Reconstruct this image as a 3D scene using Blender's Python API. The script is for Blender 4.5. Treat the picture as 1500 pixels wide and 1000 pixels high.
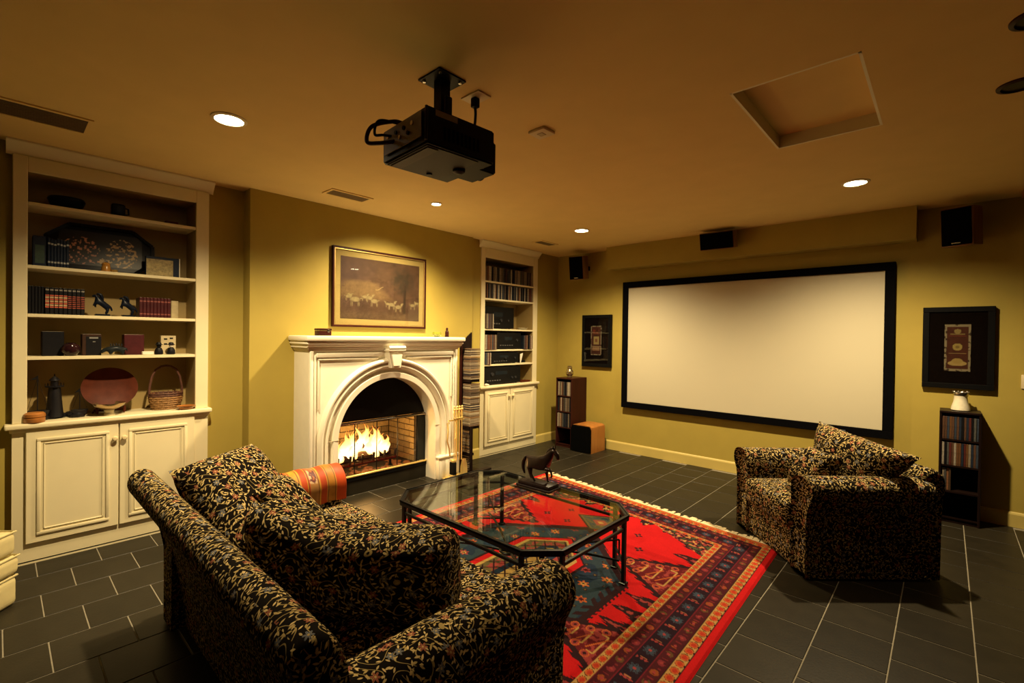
import bpy, bmesh, math, random
import numpy as np
from mathutils import Vector, Matrix
for o in list(bpy.data.objects): bpy.data.objects.remove(o)
random.seed(7); RNG = np.random.default_rng(5)
SC = bpy.context.scene; COL = SC.collection; PI = math.pi
H = 1.524; CZ = 2.743; YB = 5.733            # eye height, ceiling height, screen wall

# ------------------------------------------------------------------ camera
FPX = 692.75; YAW, PIT, ROL = [math.radians(a) for a in (42.548, -0.498, 0.738)]
def cam_axes():
    F = Vector((-math.sin(YAW), math.cos(YAW), 0)); R = Vector((math.cos(YAW), math.sin(YAW), 0)); U = Vector((0, 0, 1))
    F2 = F*math.cos(PIT)+U*math.sin(PIT); U2 = U*math.cos(PIT)-F*math.sin(PIT)
    return R*math.cos(ROL)+U2*math.sin(ROL), U2*math.cos(ROL)-R*math.sin(ROL), F2
CR, CU, CF = cam_axes()
cd = bpy.data.cameras.new('camera'); cam = bpy.data.objects.new('camera', cd); COL.objects.link(cam)
cd.sensor_width = 36; cd.lens = FPX/1500*36; cd.clip_start = 0.02
cam.matrix_world = Matrix(((CR.x, CU.x, -CF.x, 0), (CR.y, CU.y, -CF.y, 0), (CR.z, CU.z, -CF.z, H), (0, 0, 0, 1)))
SC.camera = cam
def pix(p):
    d = Vector(p)-Vector((0, 0, H)); k = d.dot(CF)
    return (750+FPX*d.dot(CR)/k, 500-FPX*d.dot(CU)/k, k)
# ------------------------------------------------------------------ world and exposure
W = bpy.data.worlds.new('world'); SC.world = W; W.use_nodes = True
W.node_tree.nodes['Background'].inputs[0].default_value = (1.0, 0.8, 0.55, 1); W.node_tree.nodes['Background'].inputs[1].default_value = 0.0
vs = SC.view_settings; vs.view_transform = 'Standard'; vs.look = 'None'; vs.exposure = 0.0; vs.gamma = 1.0; vs.use_curve_mapping = False
WARM = (1.0, 0.77, 0.43); LAMP_W = 425; SPOT_W = 400; FIRE_W = 34

# ------------------------------------------------------------------ materials
MATS = {}
def nodes(name):
    m = bpy.data.materials.new(name); m.use_nodes = True; nt = m.node_tree
    MATS[name] = m
    return m, nt, nt.nodes, nt.links, nt.nodes['Principled BSDF']
def M(name, col, rough=0.6, var=0.12, scale=30, bump=0.0, bscale=None, metal=0.0, spec=0.5, stretch=None, col2=None, coat=0.0, objrand=0.0, emit=None, es=0):
    if name in MATS: return MATS[name]
    if spec == 0.5 and not metal and max(col) < .06: spec = 0.10
    m, nt, N, L, b = nodes(name)
    tc = N.new('ShaderNodeTexCoord'); vec = tc.outputs['Object']
    if stretch:
        mp = N.new('ShaderNodeMapping'); mp.inputs['Scale'].default_value = stretch; L.new(vec, mp.inputs[0]); vec = mp.outputs[0]
    nz = N.new('ShaderNodeTexNoise'); nz.inputs['Scale'].default_value = scale; nz.inputs['Detail'].default_value = 4
    L.new(vec, nz.inputs['Vector'])
    mx = N.new('ShaderNodeMix'); mx.data_type = 'RGBA'
    c2 = col2 or [c*(1-var*2) for c in col]; c1 = col if col2 else [min(1, c*(1+var)) for c in col]
    mx.inputs[6].default_value = (*c1, 1); mx.inputs[7].default_value = (*c2, 1)
    L.new(nz.outputs[0], mx.inputs[0]); out = mx.outputs[2]
    if objrand:
        oi = N.new('ShaderNodeObjectInfo'); mr = N.new('ShaderNodeMapRange'); mr.inputs[3].default_value = 1-objrand; mr.inputs[4].default_value = 1+objrand
        L.new(oi.outputs['Random'], mr.inputs[0]); vm = N.new('ShaderNodeVectorMath'); vm.operation = 'SCALE'; L.new(out, vm.inputs[0]); L.new(mr.outputs[0], vm.inputs['Scale']); out = vm.outputs[0]
    L.new(out, b.inputs['Base Color'])
    b.inputs['Roughness'].default_value = rough; b.inputs['Metallic'].default_value = metal; b.inputs['Specular IOR Level'].default_value = spec
    if coat: b.inputs['Coat Weight'].default_value = coat; b.inputs['Coat Roughness'].default_value = 0.08
    if bump:
        nb = N.new('ShaderNodeTexNoise'); nb.inputs['Scale'].default_value = bscale or scale*4; nb.inputs['Detail'].default_value = 3; L.new(vec, nb.inputs['Vector'])
        bp = N.new('ShaderNodeBump'); bp.inputs['Strength'].default_value = bump; bp.inputs['Distance'].default_value = 0.002
        L.new(nb.outputs[0], bp.inputs['Height']); L.new(bp.outputs[0], b.inputs['Normal'])
    if emit: b.inputs['Emission Color'].default_value = (*emit, 1); b.inputs['Emission Strength'].default_value = es
    return m
def vcol_mat(name, rough=0.9, coat=0, bump=0.0, bscale=600, spec=0.3):
    m, nt, N, L, b = nodes(name)
    a = N.new('ShaderNodeAttribute'); a.attribute_name = 'Col'; L.new(a.outputs['Color'], b.inputs['Base Color'])
    b.inputs['Roughness'].default_value = rough; b.inputs['Specular IOR Level'].default_value = spec; b.inputs['Coat Weight'].default_value = coat; b.inputs['Coat Roughness'].default_value = 0.03
    if bump:
        tc = N.new('ShaderNodeTexCoord'); nb = N.new('ShaderNodeTexNoise'); nb.inputs['Scale'].default_value = bscale; L.new(tc.outputs['Object'], nb.inputs['Vector'])
        bp = N.new('ShaderNodeBump'); bp.inputs['Strength'].default_value = bump; bp.inputs['Distance'].default_value = 0.003; L.new(nb.outputs[0], bp.inputs['Height']); L.new(bp.outputs[0], b.inputs['Normal'])
    return m
def glass_mat(name, tint=(0.93, 0.97, 0.94), rough=0.02, ior=1.5):
    m, nt, N, L, b = nodes(name); N.remove(b)
    t = N.new('ShaderNodeBsdfTransparent'); t.inputs[0].default_value = (*tint, 1); g = N.new('ShaderNodeBsdfGlossy'); g.inputs['Roughness'].default_value = rough
    f = N.new('ShaderNodeLayerWeight'); f.inputs[0].default_value = 0.5; mx = N.new('ShaderNodeMixShader')
    r0 = ((ior-1)/(ior+1))**2
    L.new(math_n(N, L, 'MULTIPLY_ADD', math_n(N, L, 'POWER', f.outputs['Facing'], 5.0), 1-r0, r0), mx.inputs[0]); L.new(t.outputs[0], mx.inputs[1]); L.new(g.outputs[0], mx.inputs[2]); L.new(mx.outputs[0], N['Material Output'].inputs[0])
    return m
def emit_mat(name, col, s):
    m, nt, N, L, b = nodes(name); N.remove(b); e = N.new('ShaderNodeEmission'); e.inputs[0].default_value = (*col, 1); e.inputs[1].default_value = s
    L.new(e.outputs[0], N['Material Output'].inputs[0]); return m
def math_n(N, L, op, a, b=None, c=None, clamp=False):
    n = N.new('ShaderNodeMath'); n.operation = op; n.use_clamp = clamp
    for i, v in enumerate((a, b, c)):
        if v is None: continue
        if isinstance(v, (int, float)): n.inputs[i].default_value = v
        else: L.new(v, n.inputs[i])
    return n.outputs[0]
def fabric_mat():
    """dark upholstery woven with cream leaves, thin vines and small blue and red flowers"""
    m, nt, N, L, b = nodes('floral_fabric')
    uvn = N.new('ShaderNodeUVMap'); uvn.uv_map = 'UVMap'; uv = uvn.outputs[0]
    def mixc(f, c1, c2):
        x = N.new('ShaderNodeMix'); x.data_type = 'RGBA'; L.new(f, x.inputs[0])
        for i, c in ((6, c1), (7, c2)):
            if isinstance(c, tuple): x.inputs[i].default_value = (*c, 1)
            else: L.new(c, x.inputs[i])
        return x.outputs[2]
    def cell(scale, off, rnd=0.85):
        ad = N.new('ShaderNodeVectorMath'); ad.operation = 'ADD'; L.new(uv, ad.inputs[0]); ad.inputs[1].default_value = (off, off*1.7, 0)
        v = N.new('ShaderNodeTexVoronoi'); v.voronoi_dimensions = '2D'; v.inputs['Scale'].default_value = scale; v.inputs['Randomness'].default_value = rnd; L.new(ad.outputs[0], v.inputs['Vector'])
        s = N.new('ShaderNodeVectorMath'); s.operation = 'SUBTRACT'; L.new(ad.outputs[0], s.inputs[0]); L.new(v.outputs['Position'], s.inputs[1])
        sp = N.new('ShaderNodeSeparateColor'); L.new(v.outputs['Color'], sp.inputs[0])
        return s.outputs[0], sp.outputs
    def leaf(scale, off, a, w):
        loc, c = cell(scale, off)
        rt = N.new('ShaderNodeVectorRotate'); rt.rotation_type = 'Z_AXIS'; L.new(loc, rt.inputs[0]); L.new(math_n(N, L, 'MULTIPLY', c[0], 6.283), rt.inputs['Angle'])
        xy = N.new('ShaderNodeSeparateXYZ'); L.new(rt.outputs[0], xy.inputs[0])
        x2 = math_n(N, L, 'POWER', math_n(N, L, 'ABSOLUTE', math_n(N, L, 'DIVIDE', xy.outputs[0], a)), 2.0)
        d = math_n(N, L, 'ADD', x2, math_n(N, L, 'DIVIDE', math_n(N, L, 'ABSOLUTE', xy.outputs[1]), w))
        mask = math_n(N, L, 'MULTIPLY', math_n(N, L, 'SUBTRACT', 1.0, d), 6.0, clamp=True)
        vein = math_n(N, L, 'GREATER_THAN', math_n(N, L, 'ABSOLUTE', xy.outputs[1]), 0.0006)
        return mask, c, vein
    base = (0.0070, 0.0050, 0.0036)
    nz = N.new('ShaderNodeTexNoise'); nz.noise_dimensions = '2D'; nz.inputs['Scale'].default_value = 9; nz.inputs['Detail'].default_value = 0; L.new(uv, nz.inputs['Vector'])
    fr = math_n(N, L, 'FRACT', math_n(N, L, 'MULTIPLY', nz.outputs[0], 7.0))
    vine = math_n(N, L, 'LESS_THAN', math_n(N, L, 'ABSOLUTE', math_n(N, L, 'SUBTRACT', fr, 0.5)), 0.045)
    col = mixc(vine, base, (0.30, 0.22, 0.085))
    for scale, off, a, w in ((56, 0.0, 0.0080, 0.0028), (48, 3.3, 0.0090, 0.0032)):
        mask, c, vein = leaf(scale, off, a, w)
        lc = mixc(c[1], (0.66, 0.50, 0.23), (0.36, 0.26, 0.09))
        keep = math_n(N, L, 'GREATER_THAN', c[2], 0.40)
        col = mixc(math_n(N, L, 'MULTIPLY', mask, keep), col, lc)
    loc, c = cell(15.5, 1.7, 0.75)
    xy = N.new('ShaderNodeSeparateXYZ'); L.new(loc, xy.inputs[0])
    r = N.new('ShaderNodeVectorMath'); r.operation = 'LENGTH'; L.new(loc, r.inputs[0])
    th = math_n(N, L, 'ARCTAN2', xy.outputs[1], xy.outputs[0])
    pet = math_n(N, L, 'MULTIPLY_ADD', math_n(N, L, 'COSINE', math_n(N, L, 'MULTIPLY', th, 6.0)), 0.0042, 0.0105)
    fm = math_n(N, L, 'LESS_THAN', r.outputs['Value'], pet)
    fc = mixc(math_n(N, L, 'GREATER_THAN', c[0], 0.5), (0.15, 0.155, 0.165), (0.29, 0.10, 0.055))
    fc = mixc(math_n(N, L, 'LESS_THAN', r.outputs['Value'], 0.003), fc, (0.5, 0.36, 0.14))
    ring = math_n(N, L, 'LESS_THAN', math_n(N, L, 'ABSOLUTE', math_n(N, L, 'SUBTRACT', math_n(N, L, 'SINE', math_n(N, L, 'MULTIPLY', th, 6.0)), 0.0)), 0.22)
    fc = mixc(math_n(N, L, 'MULTIPLY', ring, 0.7), fc, base)
    col = mixc(fm, col, fc)
    L.new(col, b.inputs['Base Color']); b.inputs['Roughness'].default_value = 0.9; b.inputs['Specular IOR Level'].default_value = 0.03
    wv = N.new('ShaderNodeTexNoise'); wv.inputs['Scale'].default_value = 900; L.new(uv, wv.inputs['Vector'])
    bp = N.new('ShaderNodeBump'); bp.inputs['Strength'].default_value = 0.25; bp.inputs['Distance'].default_value = 0.001; L.new(wv.outputs[0], bp.inputs['Height']); L.new(bp.outputs[0], b.inputs['Normal'])
    return m
FAB = fabric_mat()
WALL = M('olive_wall_paint', (0.385, 0.295, 0.052), 0.75, 0.05, 6, 0.12, 500)
CEIL = M('cream_ceiling_paint', (0.76, 0.56, 0.22), 0.85, 0.04, 5, 0.12, 450)
TRIM = M('cream_gloss_paint', (0.74, 0.66, 0.42), 0.38, 0.03, 8)
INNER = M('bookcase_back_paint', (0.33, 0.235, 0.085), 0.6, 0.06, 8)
PLASTER = M('white_cast_stone', (0.82, 0.77, 0.62), 0.5, 0.04, 12, 0.06, 120)
TILE = M('dark_slate_tile', (0.020, 0.0165, 0.010), 0.40, 0.22, 9, 0.25, 70, objrand=0.16, spec=.16)
GROUT = M('grey_grout', (0.23, 0.205, 0.15), 0.9, 0.15, 60)
BLACK = M('black_satin', (0.004, 0.004, 0.0045), 0.45, 0.2, 40, spec=.1)
VELVET = M('black_velvet_frame', (0.003, 0.003, 0.004), 0.8, 0.2, 40, spec=.02)
IRON = M('black_wrought_iron', (0.012, 0.012, 0.012), 0.3, 0.25, 60, 0.2, 150, metal=0.6)
BRASS = M('polished_brass', (0.90, 0.68, 0.24), 0.25, 0.08, 20, metal=.55)
GOLD = M('antique_gold', (0.50, 0.34, 0.12), 0.35, 0.15, 30, metal=0.8)
DWOOD = M('dark_mahogany', (0.040, 0.010, 0.007), 0.35, 0.3, 14, stretch=(1, 1, 0.12))
EBONY = M('ebony_wood', (0.012, 0.006, 0.005), 0.4, 0.3, 14, stretch=(1, 1, 0.15))
OWOOD = M('orange_cherry_wood', (0.42, 0.16, 0.035), 0.3, 0.22, 22, stretch=(1, 1, 0.1))
RWOOD = M('red_brown_turned_wood', (0.085, 0.020, 0.009), 0.45, 0.3, 16, stretch=(0.2, 1, 1), spec=.06)
BRONZE = M('dark_bronze', (0.020, 0.009, 0.006), 0.32, 0.3, 30, metal=0.5)
NAVYM = M('blue_black_glaze', (0.006, 0.009, 0.018), 0.3, 0.3, 30)
WICK = M('brown_wicker', (0.30, 0.15, 0.045), 0.7, 0.4, 90, 0.6, 160)
WICKD = M('dark_wicker', (0.10, 0.032, 0.015), 0.7, 0.4, 90, 0.6, 160)
CREAMF = M('cream_upholstery', (0.62, 0.53, 0.26), 0.85, 0.08, 20, 0.2, 500)
PLASTIC = M('off_white_plastic', (0.66, 0.55, 0.34), 0.45, 0.03, 10)
STEEL = M('brushed_steel', (0.5, 0.47, 0.42), 0.25, 0.1, 20, metal=1.0)
GREYP = M('grey_plastic', (0.030, 0.024, 0.016), 0.5, 0.1, 20)
PAPER = M('white_paper', (0.75, 0.7, 0.58), 0.8, 0.05, 20)
GRILLE = M('black_speaker_cloth', (0.0025, 0.0025, 0.0025), 0.95, 0.3, 200, spec=.02)
SCREEN = M('projection_screen_fabric', (0.53, 0.485, 0.35), 0.8, 0.01, 3)
BRICK = M('fire_brick', (0.46, 0.33, 0.15), 0.9, 0.2, 25, 0.4, 90, objrand=0.2)
CHAR = M('charred_log_bark', (0.035, 0.022, 0.014), 0.95, 0.5, 30, 0.9, 60)
VENTM = M('vent_grey_metal', (0.24, 0.17, 0.08), 0.6, 0.1, 20)
VENTD = M('vent_dark_inside', (0.05, 0.032, 0.015), 0.8, 0.1, 20)
GLASS = glass_mat('table_glass', (0.86, 0.92, 0.86)); DOORG = glass_mat('door_glass', (0.9, 0.9, 0.88), 0.03, 1.45); CLEAR = glass_mat('clear_glass', (0.85, 0.85, 0.8))

# ------------------------------------------------------------------ geometry helpers
class G:
    def __init__(s): s.v = []; s.f = []
    def add(s, vs, fs):
        n = len(s.v); s.v += [tuple(p) for p in vs]; s.f += [tuple(i+n for i in f) for f in fs]; return s
    def box(s, x0, x1, y0, y1, z0, z1):
        return s.add([(x0, y0, z0), (x1, y0, z0), (x1, y1, z0), (x0, y1, z0), (x0, y0, z1), (x1, y0, z1), (x1, y1, z1), (x0, y1, z1)],
                     [(0, 3, 2, 1), (4, 5, 6, 7), (0, 1, 5, 4), (1, 2, 6, 5), (2, 3, 7, 6), (3, 0, 4, 7)])
    def rbox(s, x0, x1, y0, y1, z0, z1, r=0.01, seg=2, crown=0.0):
        bm = bmesh.new(); bmesh.ops.create_cube(bm, size=1)
        for v in bm.verts: v.co = Vector((x0+(v.co.x+.5)*(x1-x0), y0+(v.co.y+.5)*(y1-y0), z0+(v.co.z+.5)*(z1-z0)))
        bmesh.ops.bevel(bm, geom=bm.edges[:], offset=r, segments=seg, profile=0.5, affect='EDGES')
        if crown:
            bmesh.ops.subdivide_edges(bm, edges=bm.edges[:], cuts=3, use_grid_fill=True)
            for v in bm.verts:
                u = (v.co.x-x0)/(x1-x0)*2-1; w = (v.co.y-y0)/(y1-y0)*2-1; k = (v.co.z-z0)/(z1-z0)
                v.co.z += crown*max(0, 1-u*u)*max(0, 1-w*w)*(k*2-1)
        return s.frombm(bm)
    def frombm(s, bm):
        bm.verts.index_update(); s.add([v.co[:] for v in bm.verts], [[v.index for v in f.verts] for f in bm.faces]); bm.free(); return s
    def grid(s, fn, nu, nv, closeu=False, flip=False):
        vs_ = [fn(i/(nu if closeu else nu-1), j/(nv-1)) for j in range(nv) for i in range(nu)]
        fs = []
        for j in range(nv-1):
            for i in range(nu if closeu else nu-1):
                a, b = j*nu+i, j*nu+(i+1) % nu
                q = (a, b, b+nu, a+nu); fs.append(q[::-1] if flip else q)
        return s.add(vs_, fs)
    def lathe(s, prof, c=(0, 0, 0), n=24, sx=1, sy=1, caps=True):
        m = len(prof); vs_ = []
        for r, z in prof:
            for i in range(n): a = 2*PI*i/n; vs_.append((c[0]+r*math.cos(a)*sx, c[1]+r*math.sin(a)*sy, c[2]+z))
        fs = [(j*n+i, j*n+(i+1) % n, (j+1)*n+(i+1) % n, (j+1)*n+i) for j in range(m-1) for i in range(n)]
        if caps and prof[0][0] > 1e-5: fs.append(tuple(range(n))[::-1])
        if caps and prof[-1][0] > 1e-5: fs.append(tuple((m-1)*n+i for i in range(n)))
        return s.add(vs_, fs)
    def tube(s, pts, r, n=8, closed=False, caps=True):
        P = [Vector(p) for p in pts]; m = len(P); vs_ = []; prev = None
        for k in range(m):
            t = (P[(k+1) % m]-P[k-1]) if closed else (P[min(k+1, m-1)]-P[max(k-1, 0)])
            t.normalize()
            if prev is None: prev = t.orthogonal().normalized()
            prev = (prev-t*prev.dot(t)).normalized(); bn = t.cross(prev)
            rr = r[k] if isinstance(r, (list, tuple)) else r
            for i in range(n): a = 2*PI*i/n; vs_.append(P[k]+(prev*math.cos(a)+bn*math.sin(a))*rr)
        fs = [(k*n+i, k*n+(i+1) % n, ((k+1) % m)*n+(i+1) % n, ((k+1) % m)*n+i) for k in range(m if closed else m-1) for i in range(n)]
        if caps and not closed: fs += [tuple(range(n))[::-1], tuple((m-1)*n+i for i in range(n))]
        return s.add(vs_, fs)
    def bar(s, a, b, w, h):                                   # rectangular bar between two points, h along z-ish
        a, b = Vector(a), Vector(b); t = (b-a).normalized(); up = Vector((0, 0, 1)) if abs(t.z) < .95 else Vector((0, 1, 0))
        sd = t.cross(up).normalized(); up = sd.cross(t)
        vs_ = [p+sd*x*w/2+up*y*h/2 for p in (a, b) for x, y in ((-1, -1), (1, -1), (1, 1), (-1, 1))]
        return s.add(vs_, [(0, 1, 2, 3), (7, 6, 5, 4), (0, 4, 5, 1), (1, 5, 6, 2), (2, 6, 7, 3), (3, 7, 4, 0)])
    def prism(s, poly, f, d0, d1):                            # f(u,v,d)->xyz ; poly list of (u,v)
        n = len(poly); vs_ = [f(u, v, d0) for u, v in poly]+[f(u, v, d1) for u, v in poly]
        return s.add(vs_, [tuple(range(n))[::-1], tuple(range(n, 2*n))]+[(i, (i+1) % n, n+(i+1) % n, n+i) for i in range(n)])
    def sphere(s, c, r, sc=(1, 1, 1), n=16, m=10):
        return s.lathe([(r*math.sin(PI*j/m)*1.0 if 0 < j < m else 0.0, -r*math.cos(PI*j/m)) for j in range(m+1)], (0, 0, 0), n).xf_last(n*(m+1), lambda p: (c[0]+p[0]*sc[0], c[1]+p[1]*sc[1], c[2]+p[2]*sc[2]))
    def xf_last(s, k, fn):
        for i in range(len(s.v)-k, len(s.v)): s.v[i] = tuple(fn(s.v[i]))
        return s
    def xf(s, fn):
        s.v = [tuple(fn(p)) for p in s.v]; return s
    def pillow(s, A, B, C, D, t, n=18, pinch=0.06, sag=0.0):
        """stuffed cushion with knife edges through four corner points"""
        A, B, C, D = map(Vector, (A, B, C, D)); nrm = ((C-A).cross(D-B)).normalized(); ctr = (A+B+C+D)/4
        for sgn in (1, -1):
            def fn(u, v):
                uu, vv = u*2-1, v*2-1
                p = A*(1-u)*(1-v)+B*u*(1-v)+C*u*v+D*(1-u)*v
                pin = pinch*((1-abs(uu)**2)*abs(vv)**3+(1-abs(vv)**2)*abs(uu)**3)
                p = p+(ctr-p)*pin
                h = (max(0, 1-uu**4)*max(0, 1-vv**4))**0.62
                return p+nrm*sgn*t*h
            s.grid(fn, n, n, flip=(sgn > 0))
        return s
    def mesh(s, name, smooth=35, uv=False):
        me = bpy.data.meshes.new(name); me.from_pydata(s.v, [], s.f); me.validate()
        bm = bmesh.new(); bm.from_mesh(me)
        if len(bm.verts) < 60000: bmesh.ops.remove_doubles(bm, verts=bm.verts, dist=1e-5)
        bmesh.ops.recalc_face_normals(bm, faces=bm.faces); bm.to_mesh(me); bm.free()
        if smooth:
            me.polygons.foreach_set('use_smooth', [True]*len(me.polygons)); me.set_sharp_from_angle(angle=math.radians(smooth))
        if uv: box_uv(me)
        return me
def box_uv(me):
    ul = me.uv_layers.new(name='UVMap')
    for p in me.polygons:
        n = p.normal; ax = max(range(3), key=lambda i: abs(n[i]))
        for li in p.loop_indices:
            c = me.vertices[me.loops[li].vertex_index].co
            ul.data[li].uv = ((c.y, c.z), (c.x, c.z+3.1), (c.x+5.3, c.y))[ax]
def link(name, me, mat, parent=None):
    o = bpy.data.objects.new(name, me); COL.objects.link(o)
    if mat and not me.materials: me.materials.append(mat)
    if parent: o.parent = parent
    return o
def tag(o, label=None, cat=None, group=None, kind=None):
    if label: o['label'] = label
    if cat: o['category'] = cat
    if group: o['group'] = group
    if kind: o['kind'] = kind
    return o
def root_of(o):
    while o.parent: o = o.parent
    return o
def part(name, g, mat, parent, label=None, smooth=35, uv=False):
    """g is in world coordinates (or in the thing's own frame when it was built with local=True)"""
    r = root_of(parent)
    if not r.get('_local') and r.type == 'EMPTY':
        ox, oy, oz = r.location; g.xf(lambda p: (p[0]-ox, p[1]-oy, p[2]-oz))
    o = link(name, g.mesh(name, smooth, uv), mat, parent)
    if label: o['label'] = label
    return o
def thing(name, label, cat, loc=(0, 0, 0), rz=0, group=None, local=False):
    o = bpy.data.objects.new(name, None); COL.objects.link(o); o.location = loc; o.rotation_euler = (0, 0, rz); o.empty_display_size = 0.05
    if local: LOCALS.append(o); o['_local'] = 1
    return tag(o, label, cat, group)
LOCALS = []
def single(name, g, mat, label, cat, group=None, smooth=35, uv=False):
    """a thing that is one mesh: its origin goes to the middle of its base"""
    xs, ys, zs = zip(*g.v); c = ((min(xs)+max(xs))/2, (min(ys)+max(ys))/2, min(zs))
    g.xf(lambda p: (p[0]-c[0], p[1]-c[1], p[2]-c[2])); o = link(name, g.mesh(name, smooth, uv), mat); o.location = c
    return tag(o, label, cat, group)
def struct(name, g, mat, label=None, parent=None, smooth=35):
    o = link(name, g.mesh(name, smooth), mat, parent); o['kind'] = 'structure'
    if label: o['label'] = label
    return o
def copy_tree(o, parent=None):
    c = o.copy(); COL.objects.link(c); c.parent = parent
    for ch in list(o.children): copy_tree(ch, c)
    return c
def skin(name, pts, edges, mat, parent=None, sub=2):
    """pts: {key:(x,y,z,r)}; a continuous body grown over a skeleton, baked to a mesh"""
    ks = list(pts); me = bpy.data.meshes.new(name); me.from_pydata([pts[k][:3] for k in ks], [(ks.index(a), ks.index(b)) for a, b in edges], [])
    o = bpy.data.objects.new(name, me); COL.objects.link(o)
    md = o.modifiers.new('skin', 'SKIN'); md.use_smooth_shade = True
    for i, k in enumerate(ks):
        r = pts[k][3]; sv = me.skin_vertices[0].data[i]; sv.radius = r if isinstance(r, tuple) else (r, r)
        sv.use_root = (i == 0)
    sb = o.modifiers.new('sub', 'SUBSURF'); sb.levels = sb.render_levels = sub
    dg = bpy.context.evaluated_depsgraph_get(); dg.update()
    m2 = bpy.data.meshes.new_from_object(o.evaluated_get(dg)); m2.name = name
    bpy.data.objects.remove(o); bpy.data.meshes.remove(me)
    m2.polygons.foreach_set('use_smooth', [True]*len(m2.polygons)); m2.materials.clear(); m2.materials.append(mat)
    return link(name, m2, mat, parent)
def vgrid(name, nx, ny, pos, colfn, mat, thick=None):
    """grid mesh nx*ny with painted point colours; pos(U,V)->xyz arrays, colfn(U,V)->rgb arrays (numpy)"""
    u = np.linspace(0, 1, nx); v = np.linspace(0, 1, ny); U, V = np.meshgrid(u, v)
    co = np.stack(pos(U, V), -1).reshape(-1, 3); rgb = np.stack(colfn(U, V), -1).reshape(-1, 3)
    i = np.arange(nx*ny).reshape(ny, nx); q = np.stack((i[:-1, :-1], i[:-1, 1:], i[1:, 1:], i[1:, :-1]), -1).reshape(-1, 4)
    me = bpy.data.meshes.new(name); me.vertices.add(len(co)); me.vertices.foreach_set('co', co.ravel().astype(np.float32))
    me.loops.add(q.size); me.loops.foreach_set('vertex_index', q.ravel().astype(np.int32)); me.polygons.add(len(q))
    me.polygons.foreach_set('loop_start', np.arange(0, q.size, 4, dtype=np.int32)); me.update(calc_edges=True); me.validate()
    at = me.color_attributes.new('Col', 'FLOAT_COLOR', 'POINT'); at.data.foreach_set('color', np.concatenate((rgb, np.ones((len(rgb), 1))), 1).ravel().astype(np.float32))
    me.materials.append(mat); return me
def snoise(shape, cell, seed, octs=3):
    """smooth value noise 0..1 on a grid"""
    r = np.random.default_rng(seed); out = np.zeros(shape); amp = 1; tot = 0
    for k in range(octs):
        c = max(2, int(cell/2**k)); gy, gx = shape[0]//c+3, shape[1]//c+3; g = r.random((gy, gx))
        y = np.arange(shape[0])/c; x = np.arange(shape[1])/c; iy, ix = y.astype(int), x.astype(int); fy, fx = y-iy, x-ix
        fy, fx = fy*fy*(3-2*fy), fx*fx*(3-2*fx)
        a = g[iy][:, ix]*(1-fx)+g[iy][:, ix+1]*fx; b_ = g[iy+1][:, ix]*(1-fx)+g[iy+1][:, ix+1]*fx
        out += amp*(a*(1-fy)[:, None]+b_*fy[:, None]); tot += amp; amp *= .5
    return out/tot
def YZ(x0):                                                   # prism mapper: (y,z) polygons extruded along x
    return lambda u, v, d: (d, u, v)
MYZ = lambda u, v, d: (d, u, v)
MXZ = lambda u, v, d: (u, d, v)
MXY = lambda u, v, d: (u, v, d)
# ================================================================== the room
XL1, XCH, XL2 = -4.45, -4.295, -4.33          # wall left of the chimney breast, breast, wall right of it
YC0, YC1 = 1.429, 3.95
BX, RX = -4.40, -4.315                        # fronts of the two built-ins
BY0, BY1, RY0, RY1 = 0.066, 1.158, 4.118, 5.23
# ---- floor with single tiles
TP = 0.2*H; tx0, = (-2.115*H,)
floor = struct('floor', G().box(-4.9, 2.3, -2.2, 5.9, -0.08, -0.0026), GROUT, 'dark slate tile floor laid in a running bond with pale grout')
tm = G().rbox(-TP/2+.0029, TP/2-.0029, -TP/2+.0029, TP/2-.0029, -0.012, 0.0, 0.0018, 1).mesh('tile'); tm.materials.append(TILE)
rest = G(); cand = []
for r in range(-10, 30):
    x = tx0+(r+.5)*TP
    if x < -4.5 or x > 2.15: continue
    for k in range(-10, 30):
        y = ((0.015 if r % 2 else 0.115)+k*0.2)*H+TP/2
        if y < -1.95 or y > 5.72: continue
        if x < -4.25 and (BY0 < y < BY1 or YC0 < y < YC1 or RY0 < y < RY1) and x < -4.38: continue
        px = pix((x, y, 0))
        if px[2] > .3 and -90 < px[0] < 1590 and px[1] < 1070: cand.append((px[2], x, y))
        else: rest.add([(x+a*(TP/2-.0029), y+b*(TP/2-.0029), z) for z in (-.012, 0) for a, b in ((-1, -1), (1, -1), (1, 1), (-1, 1))], [(4, 5, 6, 7), (0, 1, 5, 4), (1, 2, 6, 5), (2, 3, 7, 6), (3, 0, 4, 7)])
cand.sort()
for i, (d, x, y) in enumerate(cand):
    if i < 298: t = link('tile', tm, None, floor); t.location = (x, y, 0)
    else: rest.add([(x+a*(TP/2-.0029), y+b*(TP/2-.0029), z) for z in (-.012, 0) for a, b in ((-1, -1), (1, -1), (1, 1), (-1, 1))], [(4, 5, 6, 7), (0, 1, 5, 4), (1, 2, 6, 5), (2, 3, 7, 6), (3, 0, 4, 7)])
o = link('tile_field', rest.mesh('tile_field', 0), TILE, floor); o['kind'] = 'stuff'
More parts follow.
